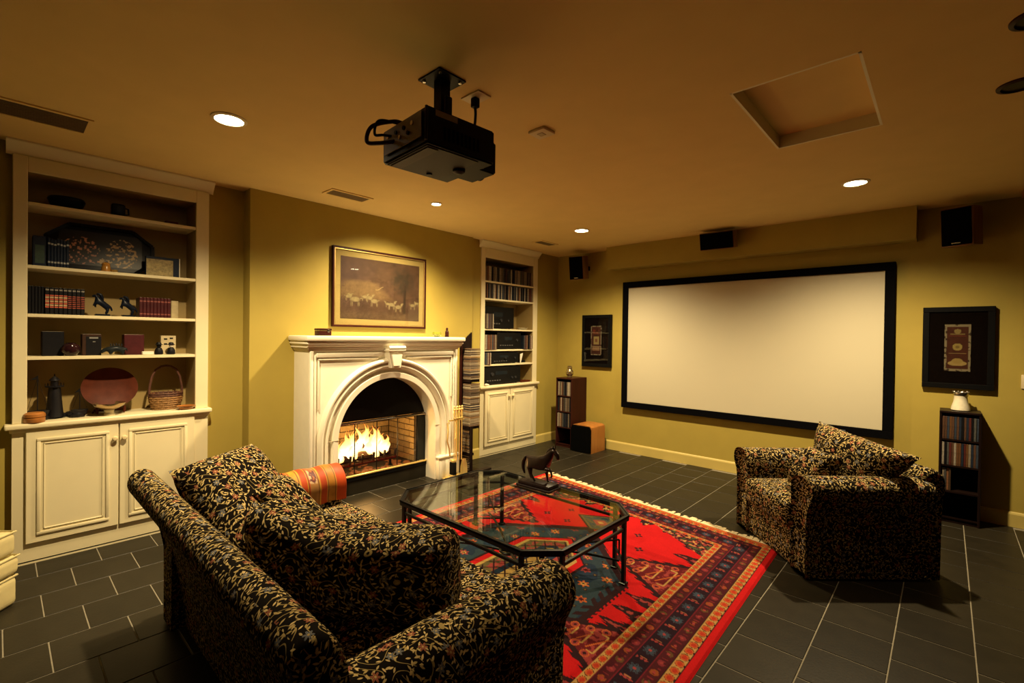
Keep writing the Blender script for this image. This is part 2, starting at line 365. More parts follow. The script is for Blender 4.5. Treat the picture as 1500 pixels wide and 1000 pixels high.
# ---- ceiling with a recessed access hatch
HX0, HX1, HY0, HY1 = -0.81, -0.28, 2.45, 3.36
ceil = struct('ceiling', G().box(-4.9, HX0, -2.2, 5.9, CZ, CZ+.15).box(HX1, 2.3, -2.2, 5.9, CZ, CZ+.15).box(HX0, HX1, -2.2, HY0, CZ, CZ+.15).box(HX0, HX1, HY1, 5.9, CZ, CZ+.15), CEIL, 'warm cream painted ceiling', smooth=0)
g = G().box(HX0+.012, HX1-.012, HY0+.012, HY1-.012, CZ+.075, CZ+.10)
struct('hatch_panel', g, CEIL, parent=ceil)
g = G().box(HX0, HX0+.012, HY0, HY1, CZ, CZ+.085).box(HX1-.012, HX1, HY0, HY1, CZ, CZ+.085).box(HX0, HX1, HY0, HY0+.012, CZ, CZ+.085).box(HX0, HX1, HY1-.012, HY1, CZ, CZ+.085)
struct('trim_1', g, TRIM, 'thin wooden lining around the recessed ceiling hatch', smooth=0)
# ---- walls (the two behind the camera have an added dark colour to cut bounce light)
DARKW = M('low_bounce_dark', (.035, .02, .01), .6, .2, 6, stretch=(1, 1, .1))
struct('wall_left', G().box(XL1-.1, XL1, -2.2, BY0, 0, CZ).box(XL1-.1, XL1, BY1, YC0, 0, CZ).box(XL2-.1, XL2, YC1, RY0, 0, CZ).box(XL2-.1, XL2, RY1, YB, 0, CZ), WALL, 'olive yellow painted wall with two alcoves', smooth=0)
FB0, FB1, FZ0, FZ1 = 2.09, 3.15, 0.135, 0.70     # firebox opening
struct('wall_chimney', G().box(-4.95, XCH, YC0, FB0, 0, CZ).box(-4.95, XCH, FB1, YC1, 0, CZ).box(-4.95, XCH, FB0, FB1, FZ1, CZ).box(-4.95, XCH, FB0, FB1, 0, FZ0), WALL, 'olive yellow chimney breast behind the fireplace', smooth=0)
struct('wall_back', G().box(-4.95, 2.3, YB, YB+.12, 0, CZ), WALL, 'olive yellow painted wall that carries the projection screen', smooth=0)
struct('wall_right', G().box(2.2, 2.3, -2.2, YB, 0, CZ), DARKW, smooth=0)
struct('wall_front', G().box(-4.95, 2.3, -2.2, -2.1, 0, CZ), DARKW, smooth=0)
struct('trim_2', G().box(-3.37, -0.21, 5.52, YB, 2.45, CZ), WALL, 'boxed olive soffit above the projection screen', smooth=0)
def base_prof(run0, run1, face, axis):
    pr_ = [(0, 0), (.016, 0), (.016, .105), (.011, .118), (.004, .125), (0, .125)]
    g = G()
    if axis == 'x': g.prism([(face-a, z) for a, z in pr_], lambda u, v, d: (d, u, v), run0, run1)
    else: g.prism([(face+a, z) for a, z in pr_], lambda u, v, d: (u, d, v), run0, run1)
    return g
struct('baseboard_back', base_prof(-4.33, 2.2, YB, 'x'), M('olive_trim_paint', (0.56, 0.44, 0.13), 0.45, 0.04, 6), smooth=0)
g = base_prof(-2.1, BY0, XL1, 'y'); g2 = base_prof(BY1, YC0, XL1, 'y'); g.add(g2.v, g2.f); g2 = base_prof(YC0, 1.80, XCH, 'y'); g.add(g2.v, g2.f)
g2 = base_prof(3.47, YC1, XCH, 'y'); g.add(g2.v, g2.f); g2 = base_prof(YC1, RY0, XL2, 'y'); g.add(g2.v, g2.f); g2 = base_prof(RY1, YB, XL2, 'y'); g.add(g2.v, g2.f)
struct('baseboard_left', g, MATS['olive_trim_paint'], smooth=0)

# ================================================================== ceiling fittings
LENS = emit_mat('lit_lamp_lens', (1.0, 0.86, 0.60), 30); DARKL = M('unlit_lamp_glass', (0.03, 0.022, 0.012), 0.3)
def downlight(name, x, y, r, label, on=True, power=0, aim=None, size=146, blend=1.0, group='ceiling downlights'):
    t = thing(name, label, 'ceiling light', (x, y, CZ), group=group)
    part('trim_ring', G().lathe([(r, 0), (r*1.28, 0), (r*1.26, -.006), (r*1.02, -.010), (r, -.004), (r, 0)], (x, y, CZ), 32, caps=False), TRIM if on else MATS['dark_mahogany'], t)
    part('lens', G().lathe([(0, -.003), (r*.7, -.0035), (r, -.002), (r, 0)], (x, y, CZ), 32), LENS if on else DARKL, t)
    if on:
        ld = bpy.data.lights.new('lamp_light', 'SPOT'); ld.energy = power; ld.color = WARM; ld.spot_size = math.radians(size); ld.spot_blend = blend; ld.shadow_soft_size = 0.035
        lo = bpy.data.objects.new('lamp_light', ld); COL.objects.link(lo); lo.parent = t; lo.location = (0, 0, -.03)
        if aim: lo.rotation_euler = (Vector(aim)-Vector((x, y, CZ-.03))).to_track_quat('-Z', 'Y').to_euler()
    return t
downlight('downlight', -3.02, 0.89, .072, 'lit round recessed downlight in the ceiling in front of the tall bookcase', power=LAMP_W)
downlight('downlight', -0.53, 4.44, .072, 'lit round recessed downlight in the ceiling above the floral armchair', power=LAMP_W)
downlight('downlight', -3.05, 4.46, .072, 'lit round recessed downlight in the ceiling near the media cabinet', power=LAMP_W)
downlight('picture_spotlight', -3.467, 2.725, .042, 'small lit spotlight in the ceiling above the fireplace', power=SPOT_W, aim=(-4.05, 2.66, .7), size=125, blend=1.0, group=None)
downlight('downlight', 0.235, 3.25, .062, 'unlit dark round downlight in the ceiling', on=False, group='unlit downlights')
downlight('downlight', 0.235, 2.62, .062, 'unlit dark round downlight in the ceiling', on=False, group='unlit downlights')
def vent(x0, x1, y0, y1, label, n, mat=VENTM, inside=VENTD):
    t = thing('ceiling_vent', label, 'vent', ((x0+x1)/2, (y0+y1)/2, CZ))
    f = .022
    part('vent_frame', G().box(x0-f, x0, y0-f, y1+f, CZ-.008, CZ).box(x1, x1+f, y0-f, y1+f, CZ-.008, CZ).box(x0, x1, y0-f, y0, CZ-.008, CZ).box(x0, x1, y1, y1+f, CZ-.008, CZ), CEIL, t, smooth=0)
    part('vent_back', G().box(x0, x1, y0, y1, CZ-.002, CZ), inside, t, smooth=0)
    for i in range(n):
        x = x0+(i+.5)*(x1-x0)/n; part('slat', G().bar((x, y0, CZ-.005), (x, y1, CZ-.005), (x1-x0)/n*.55, .003), mat, t, smooth=0)
vent(-3.90, -3.66, -0.55, 0.355, 'long dark return air vent in the ceiling by the tall bookcase', 10, M('vent_brown', (0.16, 0.10, 0.045), .7))
vent(-3.93, -3.79, 1.90, 2.24, 'rectangular grey air vent in the ceiling in front of the chimney breast', 8)
vent(-3.88, -3.76, 4.62, 4.92, 'small air vent in the ceiling by the media cabinet', 6)
g = G().rbox(-1.84, -1.72, 2.12, 2.23, CZ-.018, CZ, .006, 2)
t = thing('smoke_sensor', 'small flat square cream sensor box on the ceiling', 'sensor', (-1.78, 2.17, CZ)); part('housing', g, PLASTIC, t); part('sensor_window', G().rbox(-1.80, -1.76, 2.155, 2.195, CZ-.021, CZ-.017, .001, 1), M('dull_plastic', (.45, .34, .18), .4), t)
t = thing('ceiling_outlet', 'cream outlet plate in the ceiling with a black plug in it', 'outlet', (-1.78, 1.644, CZ))
part('cover_plate', G().rbox(-1.845, -1.715, 1.60, 1.69, CZ-.008, CZ, .003, 2), PLASTIC, t); part('plug', G().rbox(-1.80, -1.765, 1.625, 1.66, CZ-.055, CZ-.006, .006, 2), BLACK, t)
# wooden bracket at the far right of the ceiling
t = thing('wooden_bracket', 'small stepped brown wooden bracket under the ceiling by the corner speaker', 'bracket', (.50, 5.50, 2.743)); part('upper_block', G().rbox(.43, .62, 5.40, 5.60, 2.70, CZ, .004, 1), OWOOD, t); part('lower_block', G().rbox(.47, .60, 5.43, 5.57, 2.66, 2.70, .004, 1), DWOOD, t)

# ================================================================== projector
t = thing('projector_mount', 'black steel ceiling mount with square plate and thick post', 'bracket', (-1.785, 1.43, CZ))
part('ceiling_plate', G().box(-1.865, -1.705, 1.35, 1.51, CZ-.008, CZ), BLACK, t, smooth=0)
for a, b in ((-1, -1), (1, -1), (1, 1), (-1, 1)): part('bolt', G().lathe([(.009, 0), (.008, -.007), (0, -.008)], (-1.785+a*.06, 1.43+b*.06, CZ-.008), 8), STEEL, t)
part('post', G().box(-1.812, -1.758, 1.403, 1.457, 2.46, CZ-.008).box(-1.80, -1.77, 1.457, 1.475, 2.52, 2.66), BLACK, t, smooth=0)
part('cable_tie', G().rbox(-1.75, -1.728, 1.41, 1.45, 2.53, 2.65, .006, 1), BLACK, t)
part('cradle', G().box(-1.86, -1.62, 1.30, 1.50, 2.446, 2.462), IRON, t, smooth=0)
t = thing('projector', 'black video projector hanging below its ceiling mount', 'projector', (-1.705, 1.35, 2.30), math.radians(-4), local=True)
bm = bmesh.new(); bmesh.ops.create_cube(bm, size=1)
for v in bm.verts: v.co = Vector((v.co.x*.36, v.co.y*.45+.045, .075+v.co.z*.15))
bmesh.ops.bevel(bm, geom=[e for e in bm.edges if abs(e.verts[0].co.z-e.verts[1].co.z) > .1 and e.verts[0].co.y > 0], offset=.09, segments=6, affect='EDGES')
bmesh.ops.bevel(bm, geom=[e for e in bm.edges if e.calc_face_angle(0) > .8], offset=.008, segments=2, affect='EDGES')
part('body', G().frombm(bm), BLACK, t)
part('bottom_panel', G().box(-.16, .16, -.165, .10, -.004, .001), GREYP, t, smooth=0)
part('filter_door', G().box(-.15, .15, -.155, -.105, -.008, -.003), M('mid_grey_plastic', (.055, .042, .028), .5), t, smooth=0)
part('lens_ring', G().tube([(-.06, .13, .06), (-.06, .30, .06)], [.052, .048], 20), BLACK, t); part('lens_glass', G().lathe([(0, .006), (.03, .004), (.042, 0)], (0, 0, 0), 20).xf(lambda p: (-.06+p[0], .297+p[2], .06+p[1])), M('lens_coating', (.01, .012, .03), .05, spec=1), t)
part('foot', G().lathe([(.03, 0), (.028, -.014), (.012, -.022), (0, -.022)], (.02, .10, 0), 14), BLACK, t)
part('foot', G().lathe([(.014, 0), (.013, -.010), (0, -.012)], (-.12, .03, 0), 12), BLACK, t)
bp = part('connector_panel', G().box(-.15, .15, -.189, -.184, .03, .135), M('connector_grey', (.16, .12, .07), .5), t, smooth=0)
for k in range(7): part('socket', G().tube([(-.11+k*.033, -.187, .10-.03*(k % 2)), (-.11+k*.033, -.196, .10-.03*(k % 2))], .009, 10), (BLACK, STEEL)[k % 3 == 0], bp)
part('corner_strip', G().tube([(.176, -.18, .01), (.176, -.18, .145)], .007, 8), GREYP, t)
part('side_label', G().box(.1795, .1815, -.14, -.03, .118, .142), M('label_grey', (.2, .16, .1), .5), t, smooth=0)
for k in range(9): part('vent_slot', G().box(.1798, .1812, -.10+k*.022, -.088+k*.022, .03, .085), GRILLE, t, smooth=0)
def cable(name, pts, r, label, mat=BLACK, cat='cable'):
    P = [Vector(p) for p in pts]; out = []
    for i in range(len(P)-1):
        p0, p1, p2, p3 = P[max(i-1, 0)], P[i], P[i+1], P[min(i+2, len(P)-1)]
        for k in range(8):
            s = k/8; out.append(.5*((2*p1)+(p2-p0)*s+(2*p0-5*p1+4*p2-p3)*s*s+(3*p1-p0-3*p2+p3)*s**3))
    out.append(P[-1]); return single(name, G().tube(out, r, 8), mat, label, cat)
cable('power_cable', [(-1.782, 1.642, CZ-.055), (-1.782, 1.645, CZ-.09), (-1.775, 1.63, 2.58), (-1.74, 1.56, 2.50), (-1.70, 1.46, 2.463), (-1.66, 1.42, 2.458)], .007, 'black cable running from the ceiling outlet plug down to the projector')
cable('video_cable', [(-1.80, 1.185, 2.40), (-1.825, 1.14, 2.40), (-1.845, 1.11, 2.40), (-1.845, 1.13, 2.465), (-1.83, 1.22, 2.478), (-1.79, 1.36, 2.475)], .006, 'thin black cable looping up behind the projector to its post')
cable('video_cable', [(-1.77, 1.185, 2.375), (-1.83, 1.12, 2.36), (-1.875, 1.09, 2.37), (-1.87, 1.11, 2.44), (-1.80, 1.17, 2.462), (-1.76, 1.19, 2.45)], .009, 'thick black cable looping out behind the projector connector panel', M('maroon_cable', (.03, .006, .006), .4))

# ================================================================== built-in bookcases
def door(parent, X, y0, y1, z0, z1, knob_y):
    d = part('door', G().rbox(X, X+.02, y0, y1, z0, z1, .003, 1), TRIM, parent)
    m = .05
    for a, b, c, e in ((y0+m, y1-m, z1-m-.02, z1-m), (y0+m, y1-m, z0+m, z0+m+.02), (y0+m, y0+m+.02, z0+m+.02, z1-m-.02), (y1-m-.02, y1-m, z0+m+.02, z1-m-.02)):
        part('panel_moulding', G().rbox(X+.02, X+.030, a, b, c, e, .004, 2), TRIM, d)
    g = G(); i = m+.032
    for a, b, c, e in ((y0+i, y1-i, z1-i-.008, z1-i), (y0+i, y1-i, z0+i, z0+i+.008), (y0+i, y0+i+.008, z0+i, z1-i), (y1-i-.008, y1-i, z0+i, z1-i)): g.rbox(X+.02, X+.026, a, b, c, e, .002, 1)
    part('inner_bead', g, TRIM, d)
    kz = z1-.105
    part('knob', G().lathe([(.008, 0), (.008, .012), (.016, .018), (.018, .026), (.012, .034), (0, .036)], (0, 0, 0), 16).xf(lambda p: (X+.02+p[2], knob_y+p[0], kz+p[1])), M('cream_knob', (.75, .62, .36), .25), d, 'cream painted knob')
def bookcase(name, label, X, XW, y0, y1, o0, o1, ztop, shelves, zc, dep, doors, knobs):
    t = thing(name, label, 'bookcase', (X-dep/2, (y0+y1)/2, 0))
    st = .02
    part('stile', G().rbox(X-st, X, y0, o0, zc, CZ-.085, .003, 1), TRIM, t); part('stile', G().rbox(X-st, X, o1, y1, zc, CZ-.085, .003, 1), TRIM, t)
    part('top_rail', G().rbox(X-st, X, o0, o1, ztop, CZ-.085, .003, 1), TRIM, t)
    pr_ = [(0, -.09), (.008, -.09), (.012, -.075), (.03, -.05), (.05, -.022), (.056, -.018), (.06, -.012), (.06, -.001), (0, -.001)]
    part('crown_moulding', G().prism([(X-.02+a*1.2, CZ+z) for a, z in pr_], MXZ_Y, y0-.03, y1+.03), TRIM, t, smooth=25)
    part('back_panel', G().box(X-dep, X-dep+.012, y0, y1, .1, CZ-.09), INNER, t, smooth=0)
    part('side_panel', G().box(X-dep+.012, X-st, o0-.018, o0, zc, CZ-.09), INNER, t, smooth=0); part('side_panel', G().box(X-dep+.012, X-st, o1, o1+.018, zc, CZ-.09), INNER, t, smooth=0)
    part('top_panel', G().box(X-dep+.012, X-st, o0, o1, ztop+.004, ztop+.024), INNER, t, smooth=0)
    for z in shelves: part('shelf', G().rbox(X-dep+.012, X-.006, o0, o1, z-.022, z, .002, 1), TRIM, t)
    part('counter', G().rbox(X-dep, X+.045, y0-.035, y1+.02, zc-.035, zc, .010, 3), TRIM, t); part('counter_moulding', G().rbox(X-.01, X+.02, y0-.012, y1+.008, zc-.058, zc-.035, .006, 2), TRIM, t)
    part('base_cabinet', G().box(X-dep, X, y0, y1, .012, zc-.05).box(X-dep, X, y0, y1, 0, .02), TRIM, t, smooth=0)
    for (a, b, c, d_), k in zip(doors, knobs): door(t, X+.001, a, b, c, d_, k)
    return t
MXZ_Y = lambda u, v, d: (u, d, v)
bookcase('bookcase', 'cream built-in bookcase with four shelves of ornaments beside the olive alcove', BX, XL1, BY0, BY1, .134, 1.07, 2.56, (2.367, 1.957, 1.639, 1.357), .925, .30, ((.128, .594, .138, .872), (.602, 1.062, .138, .872)), (.572, .624))
bookcase('media_cabinet', 'cream built-in media cabinet full of disc cases and black audio equipment', RX, XL2, RY0, RY1, 4.19, 5.145, 2.535, (2.246, 2.022, 1.632, 1.363, 1.172), .90, .34, ((4.187, 4.656, .128, .85), (4.664, 5.165, .128, .85)), (4.628, 4.70))

# ================================================================== fireplace
FC = 2.62; SP = .567; RI = .545; FX = -4.0; FL, FR = 1.80, 3.45; PY0, PY1 = FL, FR
fp = thing('fireplace', 'white arched stone fireplace with mantel shelf, keystone and glass doors', 'fireplace', (-4.15, FC, 0))
RO = .74
def arch_pts(r, n=40):
    return [(FC-r, z) for z in np.linspace(0, SP, 6)[:-1]]+[(FC-r*math.cos(PI*i/n), SP+r*math.sin(PI*i/n)) for i in range(n+1)]+[(FC+r, z) for z in np.linspace(SP, 0, 6)[1:]]
g = G(); ap = arch_pts(RO); ZT = 1.40
def outer(p):
    y, z = p
    if z <= SP: return (FL if y < FC else FR, z)
    dy, dz = y-FC, z-SP; ks = []
    if abs(dy) > 1e-6: ks.append(((FR if dy > 0 else FL)-FC)/dy)
    if dz > 1e-6: ks.append((ZT-SP)/dz)
    k = min(ks); return (FC+dy*k, SP+dz*k)
vs_ = []
for p in ap: q = outer(p); vs_ += [(FX, p[0], p[1]), (FX, q[0], q[1])]
# add exact corners by snapping the nearest outer points
for cy in (FL, FR):
    i = min(range(1, len(vs_), 2), key=lambda k: (vs_[k][1]-cy)**2+(vs_[k][2]-ZT)**2); vs_[i] = (FX, cy, ZT)
g.add(vs_, [(2*i, 2*i+1, 2*i+3, 2*i+2) for i in range(len(ap)-1)])
g.add([(FX, FL, 0), (FX, FL, ZT), (XCH, FL, ZT), (XCH, FL, 0)], [(0, 1, 2, 3)]); g.add([(FX, FR, 0), (FX, FR, ZT), (XCH, FR, ZT), (XCH, FR, 0)], [(0, 1, 2, 3)]); g.add([(FX, FL, ZT), (FX, FR, ZT), (XCH, FR, ZT), (XCH, FL, ZT)], [(0, 1, 2, 3)])
part('surround', g, PLASTER, fp, smooth=0)
prof = [(RI, -4.20), (RI, -4.002), (RI+.004, -3.995), (RI+.052, -3.99), (RI+.056, -3.998), (RI+.066, -4.035), (RI+.085, -4.03), (RI+.100, -3.995), (RI+.108, -3.982), (RI+.118, -3.972), (RI+.128, -3.974), (RI+.134, -3.985), (RI+.146, -3.997), (RI+.152, -3.975), (RI+.162, -3.958), (RI+.176, -3.955), (RI+.186, -3.966), (RI+.192, -3.985), (RO+.002, -4.0)]
n = 48; path = [('L', z) for z in np.linspace(.0, SP, 4)[:-1]]+[('A', PI*i/n) for i in range(n+1)]+[('R', z) for z in np.linspace(SP, 0, 4)[1:]]
def archpos(k, r):
    m, a = path[k]
    return (FC-r, a) if m == 'L' else (FC+r, a) if m == 'R' else (FC-r*math.cos(a), SP+r*math.sin(a))
g = G(); m = len(path); g.grid(lambda u, v: (lambda k, q: (prof[q][1], *archpos(k, prof[q][0])))(round(u*(m-1)), round(v*(len(prof)-1))), m, len(prof)); part('archivolt', g, PLASTER, fp, smooth=28)
for y0, y1 in ((FC-RO, FC-RI+.001), (FC+RI-.001, FC+RO)): part('springer_joint', G().box(-4.004, -3.9895, min(y0, y1)+.10 if y1 < FC else y0, y1 if y1 < FC else y1-.14, SP+.012, SP+.015), M('joint_line', (.35, .29, .18), .8), fp, smooth=0)  # darker strip along the impost joint at the arch spring
def raised(parent, y0, y1, z0, z1, x0=-4.0):
    for a, b, c, d_ in (((y0, y1, z0, z1)),): part('border_moulding', G().rbox(x0, x0+.022, a, b, c, d_, .008, 3), PLASTER, parent)
raised(fp, FL, FL+.034, .25, ZT-.01); raised(fp, FL+.040, FL+.058, .25, ZT-.05); raised(fp, FR-.034, FR, .25, ZT-.01); raised(fp, FR-.058, FR-.040, .25, ZT-.05)
raised(fp, FL+.058, FC-.11, ZT-.075, ZT-.035); raised(fp, FC+.11, FR-.058, ZT-.075, ZT-.035)
raised(fp, FL+.075, FC-.16, ZT-.10, ZT-.085, -4.002); raised(fp, FC+.16, FR-.075, ZT-.10, ZT-.085, -4.002)
raised(fp, FL+.075, FL+.086, SP+.30, ZT-.10, -4.002); raised(fp, FR-.086, FR-.075, SP+.30, ZT-.10, -4.002)
for y0, y1 in ((FL-.015, FC-RI-.012), (FC+RI+.012, FR+.015)):
    g = G().rbox(XCH, -3.945, y0, y1, 0, .20, .006, 2).rbox(XCH, -3.955, y0+.008, y1-.008, .20, .222, .008, 2).rbox(XCH, -3.938, y0-.004, y1+.004, .218, .245, .010, 3); part('plinth', g, PLASTER, fp)
# mantel shelf: stepped cornice
def corn(x, e, z0, z1, r=.006): return (XCH, x, FL-e, FR+e, z0, z1, r, 2)
g = G().rbox(*corn(-3.985, .012, 1.385, 1.405)).rbox(*corn(-3.965, .022, 1.402, 1.418))
g.prism([(FX+.03, 1.415), (FX+.05, 1.425), (FX+.062, 1.445), (XCH, 1.445), (XCH, 1.415)], lambda u, v, d: (u, d, v), FL-.03, FR+.03)
part('cornice', g, PLASTER, fp)
part('mantel_shelf', G().rbox(*corn(-3.935, .045, 1.443, 1.462)).rbox(*corn(-3.945, .040, 1.460, 1.474)).rbox(*corn(-3.912, .058, 1.472, 1.517, .012)), PLASTER, fp)
ks = part('keystone', G().prism([(FC-.052, 1.215), (FC+.052, 1.215), (FC+.082, 1.385), (FC-.082, 1.385)], MYZ, -4.0, -3.925), PLASTER, fp)
part('keystone_cap', G().rbox(-4.0, -3.90, FC-.098, FC+.098, 1.375, 1.40, .008, 2).tube([(-3.915, FC-.092, 1.408), (-3.915, FC+.092, 1.408)], .02, 12), PLASTER, ks)
part('keystone_face', G().prism([(FC-.036, 1.235), (FC+.036, 1.235), (FC+.058, 1.345), (FC-.058, 1.345)], MYZ, -3.927, -3.908), PLASTER, ks)
# black metal face inside the arch, slate base, brass rails and glass doors
g = G(); aa = [(FC-RI-.01, FZ1)]+[(FC-(RI+.01)*math.cos(a), max(FZ1, SP+(RI+.01)*math.sin(a))) for a in np.linspace(.26, PI-.26, 25)]+[(FC+RI+.01, FZ1)]
part('metal_face', G().prism(aa, MYZ, -4.185, -4.172).box(-4.185, -4.172, FC-RI-.01, FB0, .135, FZ1).box(-4.185, -4.172, FB1, FC+RI+.01, .135, FZ1), M('black_steel_face', (.006, .006, .006), .3), fp, smooth=0)
part('slate_base', G().rbox(-4.29, -4.155, FC-RI-.012, FC+RI+.012, 0, .130, .003, 1), TILE, fp)
part('lower_rail', G().rbox(-4.185, -4.145, FC-RI, FC+RI, .133, .172, .003, 1), BLACK, fp); part('lower_rail_trim', G().rbox(-4.165, -4.138, FC-RI, FC+RI, .172, .186, .003, 2), BRASS, fp)
part('upper_rail', G().rbox(-4.185, -4.150, FC-RI, FC+RI, .672, .695, .003, 1), BLACK, fp); part('upper_rail_trim', G().rbox(-4.160, -4.146, FC-RI, FC+RI, .678, .690, .002, 1), STEEL, fp)
dw = (FB1-FB0-.10)/4
for k in range(4):
    y0 = FB0+.004+k*dw; d = part('glass_door', G().box(-4.176, -4.172, y0+.004, y0+dw-.004, .19, .67), DOORG, fp, 'clear glass fire door', smooth=0)
    part('door_edge', G().box(-4.179, -4.169, y0+dw-.008, y0+dw-.002, .19, .67), BLACK, d, smooth=0)
part('side_panel', G().rbox(-4.18, -4.160, FB1-.09, FB1-.004, .188, .672, .003, 1), M('dark_grey_steel', (.02, .022, .02), .35), fp)
# firebox of single bricks
fb = part('firebox', G().box(-4.86, -4.84, FB0, FB1, .12, .86).box(-4.84, -4.295, FB0-.0, FB0+.012, .12, .86).box(-4.84, -4.295, FB1-.012, FB1, .12, .86).box(-4.84, -4.2, FB0, FB1, .12, .138).box(-4.84, -4.295, FB0, FB1, FZ1-.006, FZ1), M('soot_mortar', (.06, .04, .022), .95), fp, smooth=0)
bk = G().rbox(-.006, .006, -.098, .098, -.029, .029, .003, 1).mesh('brick'); bk.materials.append(BRICK)
def brick_row(r, length, place):
    s0 = 0 if r % 2 else -.1025
    while s0 < length:
        a0, a1 = max(0, s0), min(length, s0+.205); s0 += .205
        if a1-a0 < .03: continue
        b = link('brick', bk, None, fb); p, rz = place((a0+a1)/2); b.location = Vector(p)-fp.location; b.rotation_euler = (0, 0, rz); b.scale = (1, (a1-a0-.009)/.196, 1)
for r in range(8):
    z = .170+r*.066
    brick_row(r, FB1-FB0-.04, lambda q: ((-4.834, FB0+.02+q, z), 0))
    for y_ in (FB0+.018, FB1-.018): brick_row(r+1, .50, lambda q: ((-4.822+q, y_, z), PI/2))
gt = thing('fire_grate', 'black iron fire grate with upright bars holding burning logs', 'grate', (-4.48, 2.55, .138))
part('grate_frame', G().bar((-4.36, 2.22, .22), (-4.36, 2.92, .22), .02, .02).bar((-4.62, 2.26, .22), (-4.62, 2.88, .22), .02, .02), IRON, gt, smooth=0)
for k in range(6):
    y = 2.25+k*.13; part('bar', G().bar((-4.64, y, .225), (-4.35, y, .225), .016, .016).bar((-4.355, y, .21), (-4.34, y, .22+.10), .018, .018), IRON, gt, smooth=0)
for y in (2.28, 2.86): part('leg', G().bar((-4.38, y, .139), (-4.38, y, .215), .02, .02).bar((-4.60, y, .139), (-4.60, y, .215), .02, .02), IRON, gt, smooth=0)
for a, b, r, lb in (((-4.42, 2.22, .285), (-4.44, 2.88, .280), .045, 'charred log lying at the front of the fire grate'), ((-4.55, 2.28, .29), (-4.56, 2.86, .295), .05, 'charred log lying at the back of the fire grate'), ((-4.46, 2.34, .355), (-4.54, 2.80, .375), .04, 'charred log lying across the other two burning logs')):
    A, B = Vector(a), Vector(b); P = [A+(B-A)*k/8+Vector((random.uniform(-.006, .006), 0, random.uniform(-.006, .006))) for k in range(9)]
    single('fire_log', G().tube(P, [r*random.uniform(.88, 1.08) for _ in P], 10), CHAR, lb, 'log')
g = G()
for k in range(60):
    x, y = random.uniform(-4.7, -4.28), random.uniform(FB0+.05, FB1-.12); r = random.uniform(.012, .032); g.sphere((x, y, .142+r*.4), r, (1.2, 1.4, .6), 6, 4)
o = single('ember_bed', g, M('glowing_embers', (.06, .02, .01), .95, .5, 20, emit=(1, .22, .03), es=.25), 'bed of embers and ash under the fire grate', 'embers'); o['kind'] = 'stuff'
# flames
m_, nt, N, L, b_ = nodes('flame'); N.remove(b_)
tc = N.new('ShaderNodeTexCoord'); sx = N.new('ShaderNodeSeparateXYZ'); L.new(tc.outputs['Generated'], sx.inputs[0])
cr = N.new('ShaderNodeValToRGB'); el = cr.color_ramp.elements; el[0].position = 0; el[0].color = (1, .50, .10, 1); el[1].position = 1; el[1].color = (1, .22, .02, 1)
e2 = el.new(.3); e2.color = (1, .78, .40, 1); e3 = el.new(.62); e3.color = (1, .52, .12, 1)
L.new(sx.outputs[2], cr.inputs[0]); em = N.new('ShaderNodeEmission'); em.inputs[1].default_value = 5; L.new(cr.outputs[0], em.inputs[0])
tr = N.new('ShaderNodeBsdfTransparent'); mxs = N.new('ShaderNodeMixShader')
lw = N.new('ShaderNodeLayerWeight'); lw.inputs[0].default_value = .35
fac = math_n(N, L, 'MULTIPLY', math_n(N, L, 'SUBTRACT', 1.0, math_n(N, L, 'MULTIPLY', math_n(N, L, 'POWER', sx.outputs[2], 2.5), .85)), math_n(N, L, 'SUBTRACT', 1.0, math_n(N, L, 'MULTIPLY', lw.outputs['Facing'], 1.0)), clamp=True)
L.new(fac, mxs.inputs[0]); L.new(tr.outputs[0], mxs.inputs[1]); L.new(em.outputs[0], mxs.inputs[2]); L.new(mxs.outputs[0], N['Material Output'].inputs[0])
fr = thing('fire', 'bright yellow and white log fire burning behind the glass doors', 'fire', (-4.47, 2.5, .26))
rf = random.Random(3)
for k in range(34):
    y = 2.27+.62*rf.random(); e = 1-abs((y-2.55)/.36)**2*.55+(.22 if 2.74 < y < 2.83 else 0)
    x = -4.39-.17*rf.random(); h = (.13+.20*rf.random())*e; w = .030+.045*rf.random()
    ph = rf.uniform(0, 6); P = []; R_ = []; z0 = .25+.06*rf.random()
    for j in range(13):
        s = j/12; P.append((x+.03*math.sin(ph+s*4)*s, y+.055*math.sin(ph*2+s*4.5)*s, z0+h*s)); R_.append(max(.0015, w*(math.sin(PI*min(1, s*.72+.22)))**1.2*(1-s)**.75*(1+.18*math.sin(ph+s*11))))
    part('flame', G().tube(P, R_, 12), m_, fr)
ld = bpy.data.lights.new('fire_light', 'POINT'); ld.energy = FIRE_W; ld.color = (1, .5, .14); ld.shadow_soft_size = .12; lo = bpy.data.objects.new('fire_light', ld); COL.objects.link(lo); lo.parent = fr; lo.location = (.08, .03, .18)
# ================================================================== screen wall
def bars(parent, name, f, x0, x1, z0, z1, w, d0, d1, mat, r=.003):
    """four mitre-free frame bars round a rectangle; f maps (u, depth, v)"""
    for a, b, c, e in ((x0, x1, z1-w, z1), (x0, x1, z0, z0+w), (x0, x0+w, z0+w, z1-w), (x1-w, x1, z0+w, z1-w)):
        part(name, G().rbox(a, b, d0, d1, c, e, r, 1).xf(lambda p: f(p)), mat, parent)
SX0, SX1, SZ0, SZ1 = -3.205, -.357, .609, 2.279
t = thing('projection_screen', 'large blank cream projection screen in a wide black frame', 'projection screen', ((SX0+SX1)/2, 5.69, SZ0))
bars(t, 'frame_bar', lambda p: p, SX0, SX1, SZ0, SZ1, .078, 5.672, 5.722, VELVET)
part('screen_surface', G().box(SX0+.06, SX1-.06, 5.694, 5.70, SZ0+.06, SZ1-.06), SCREEN, t, smooth=0)
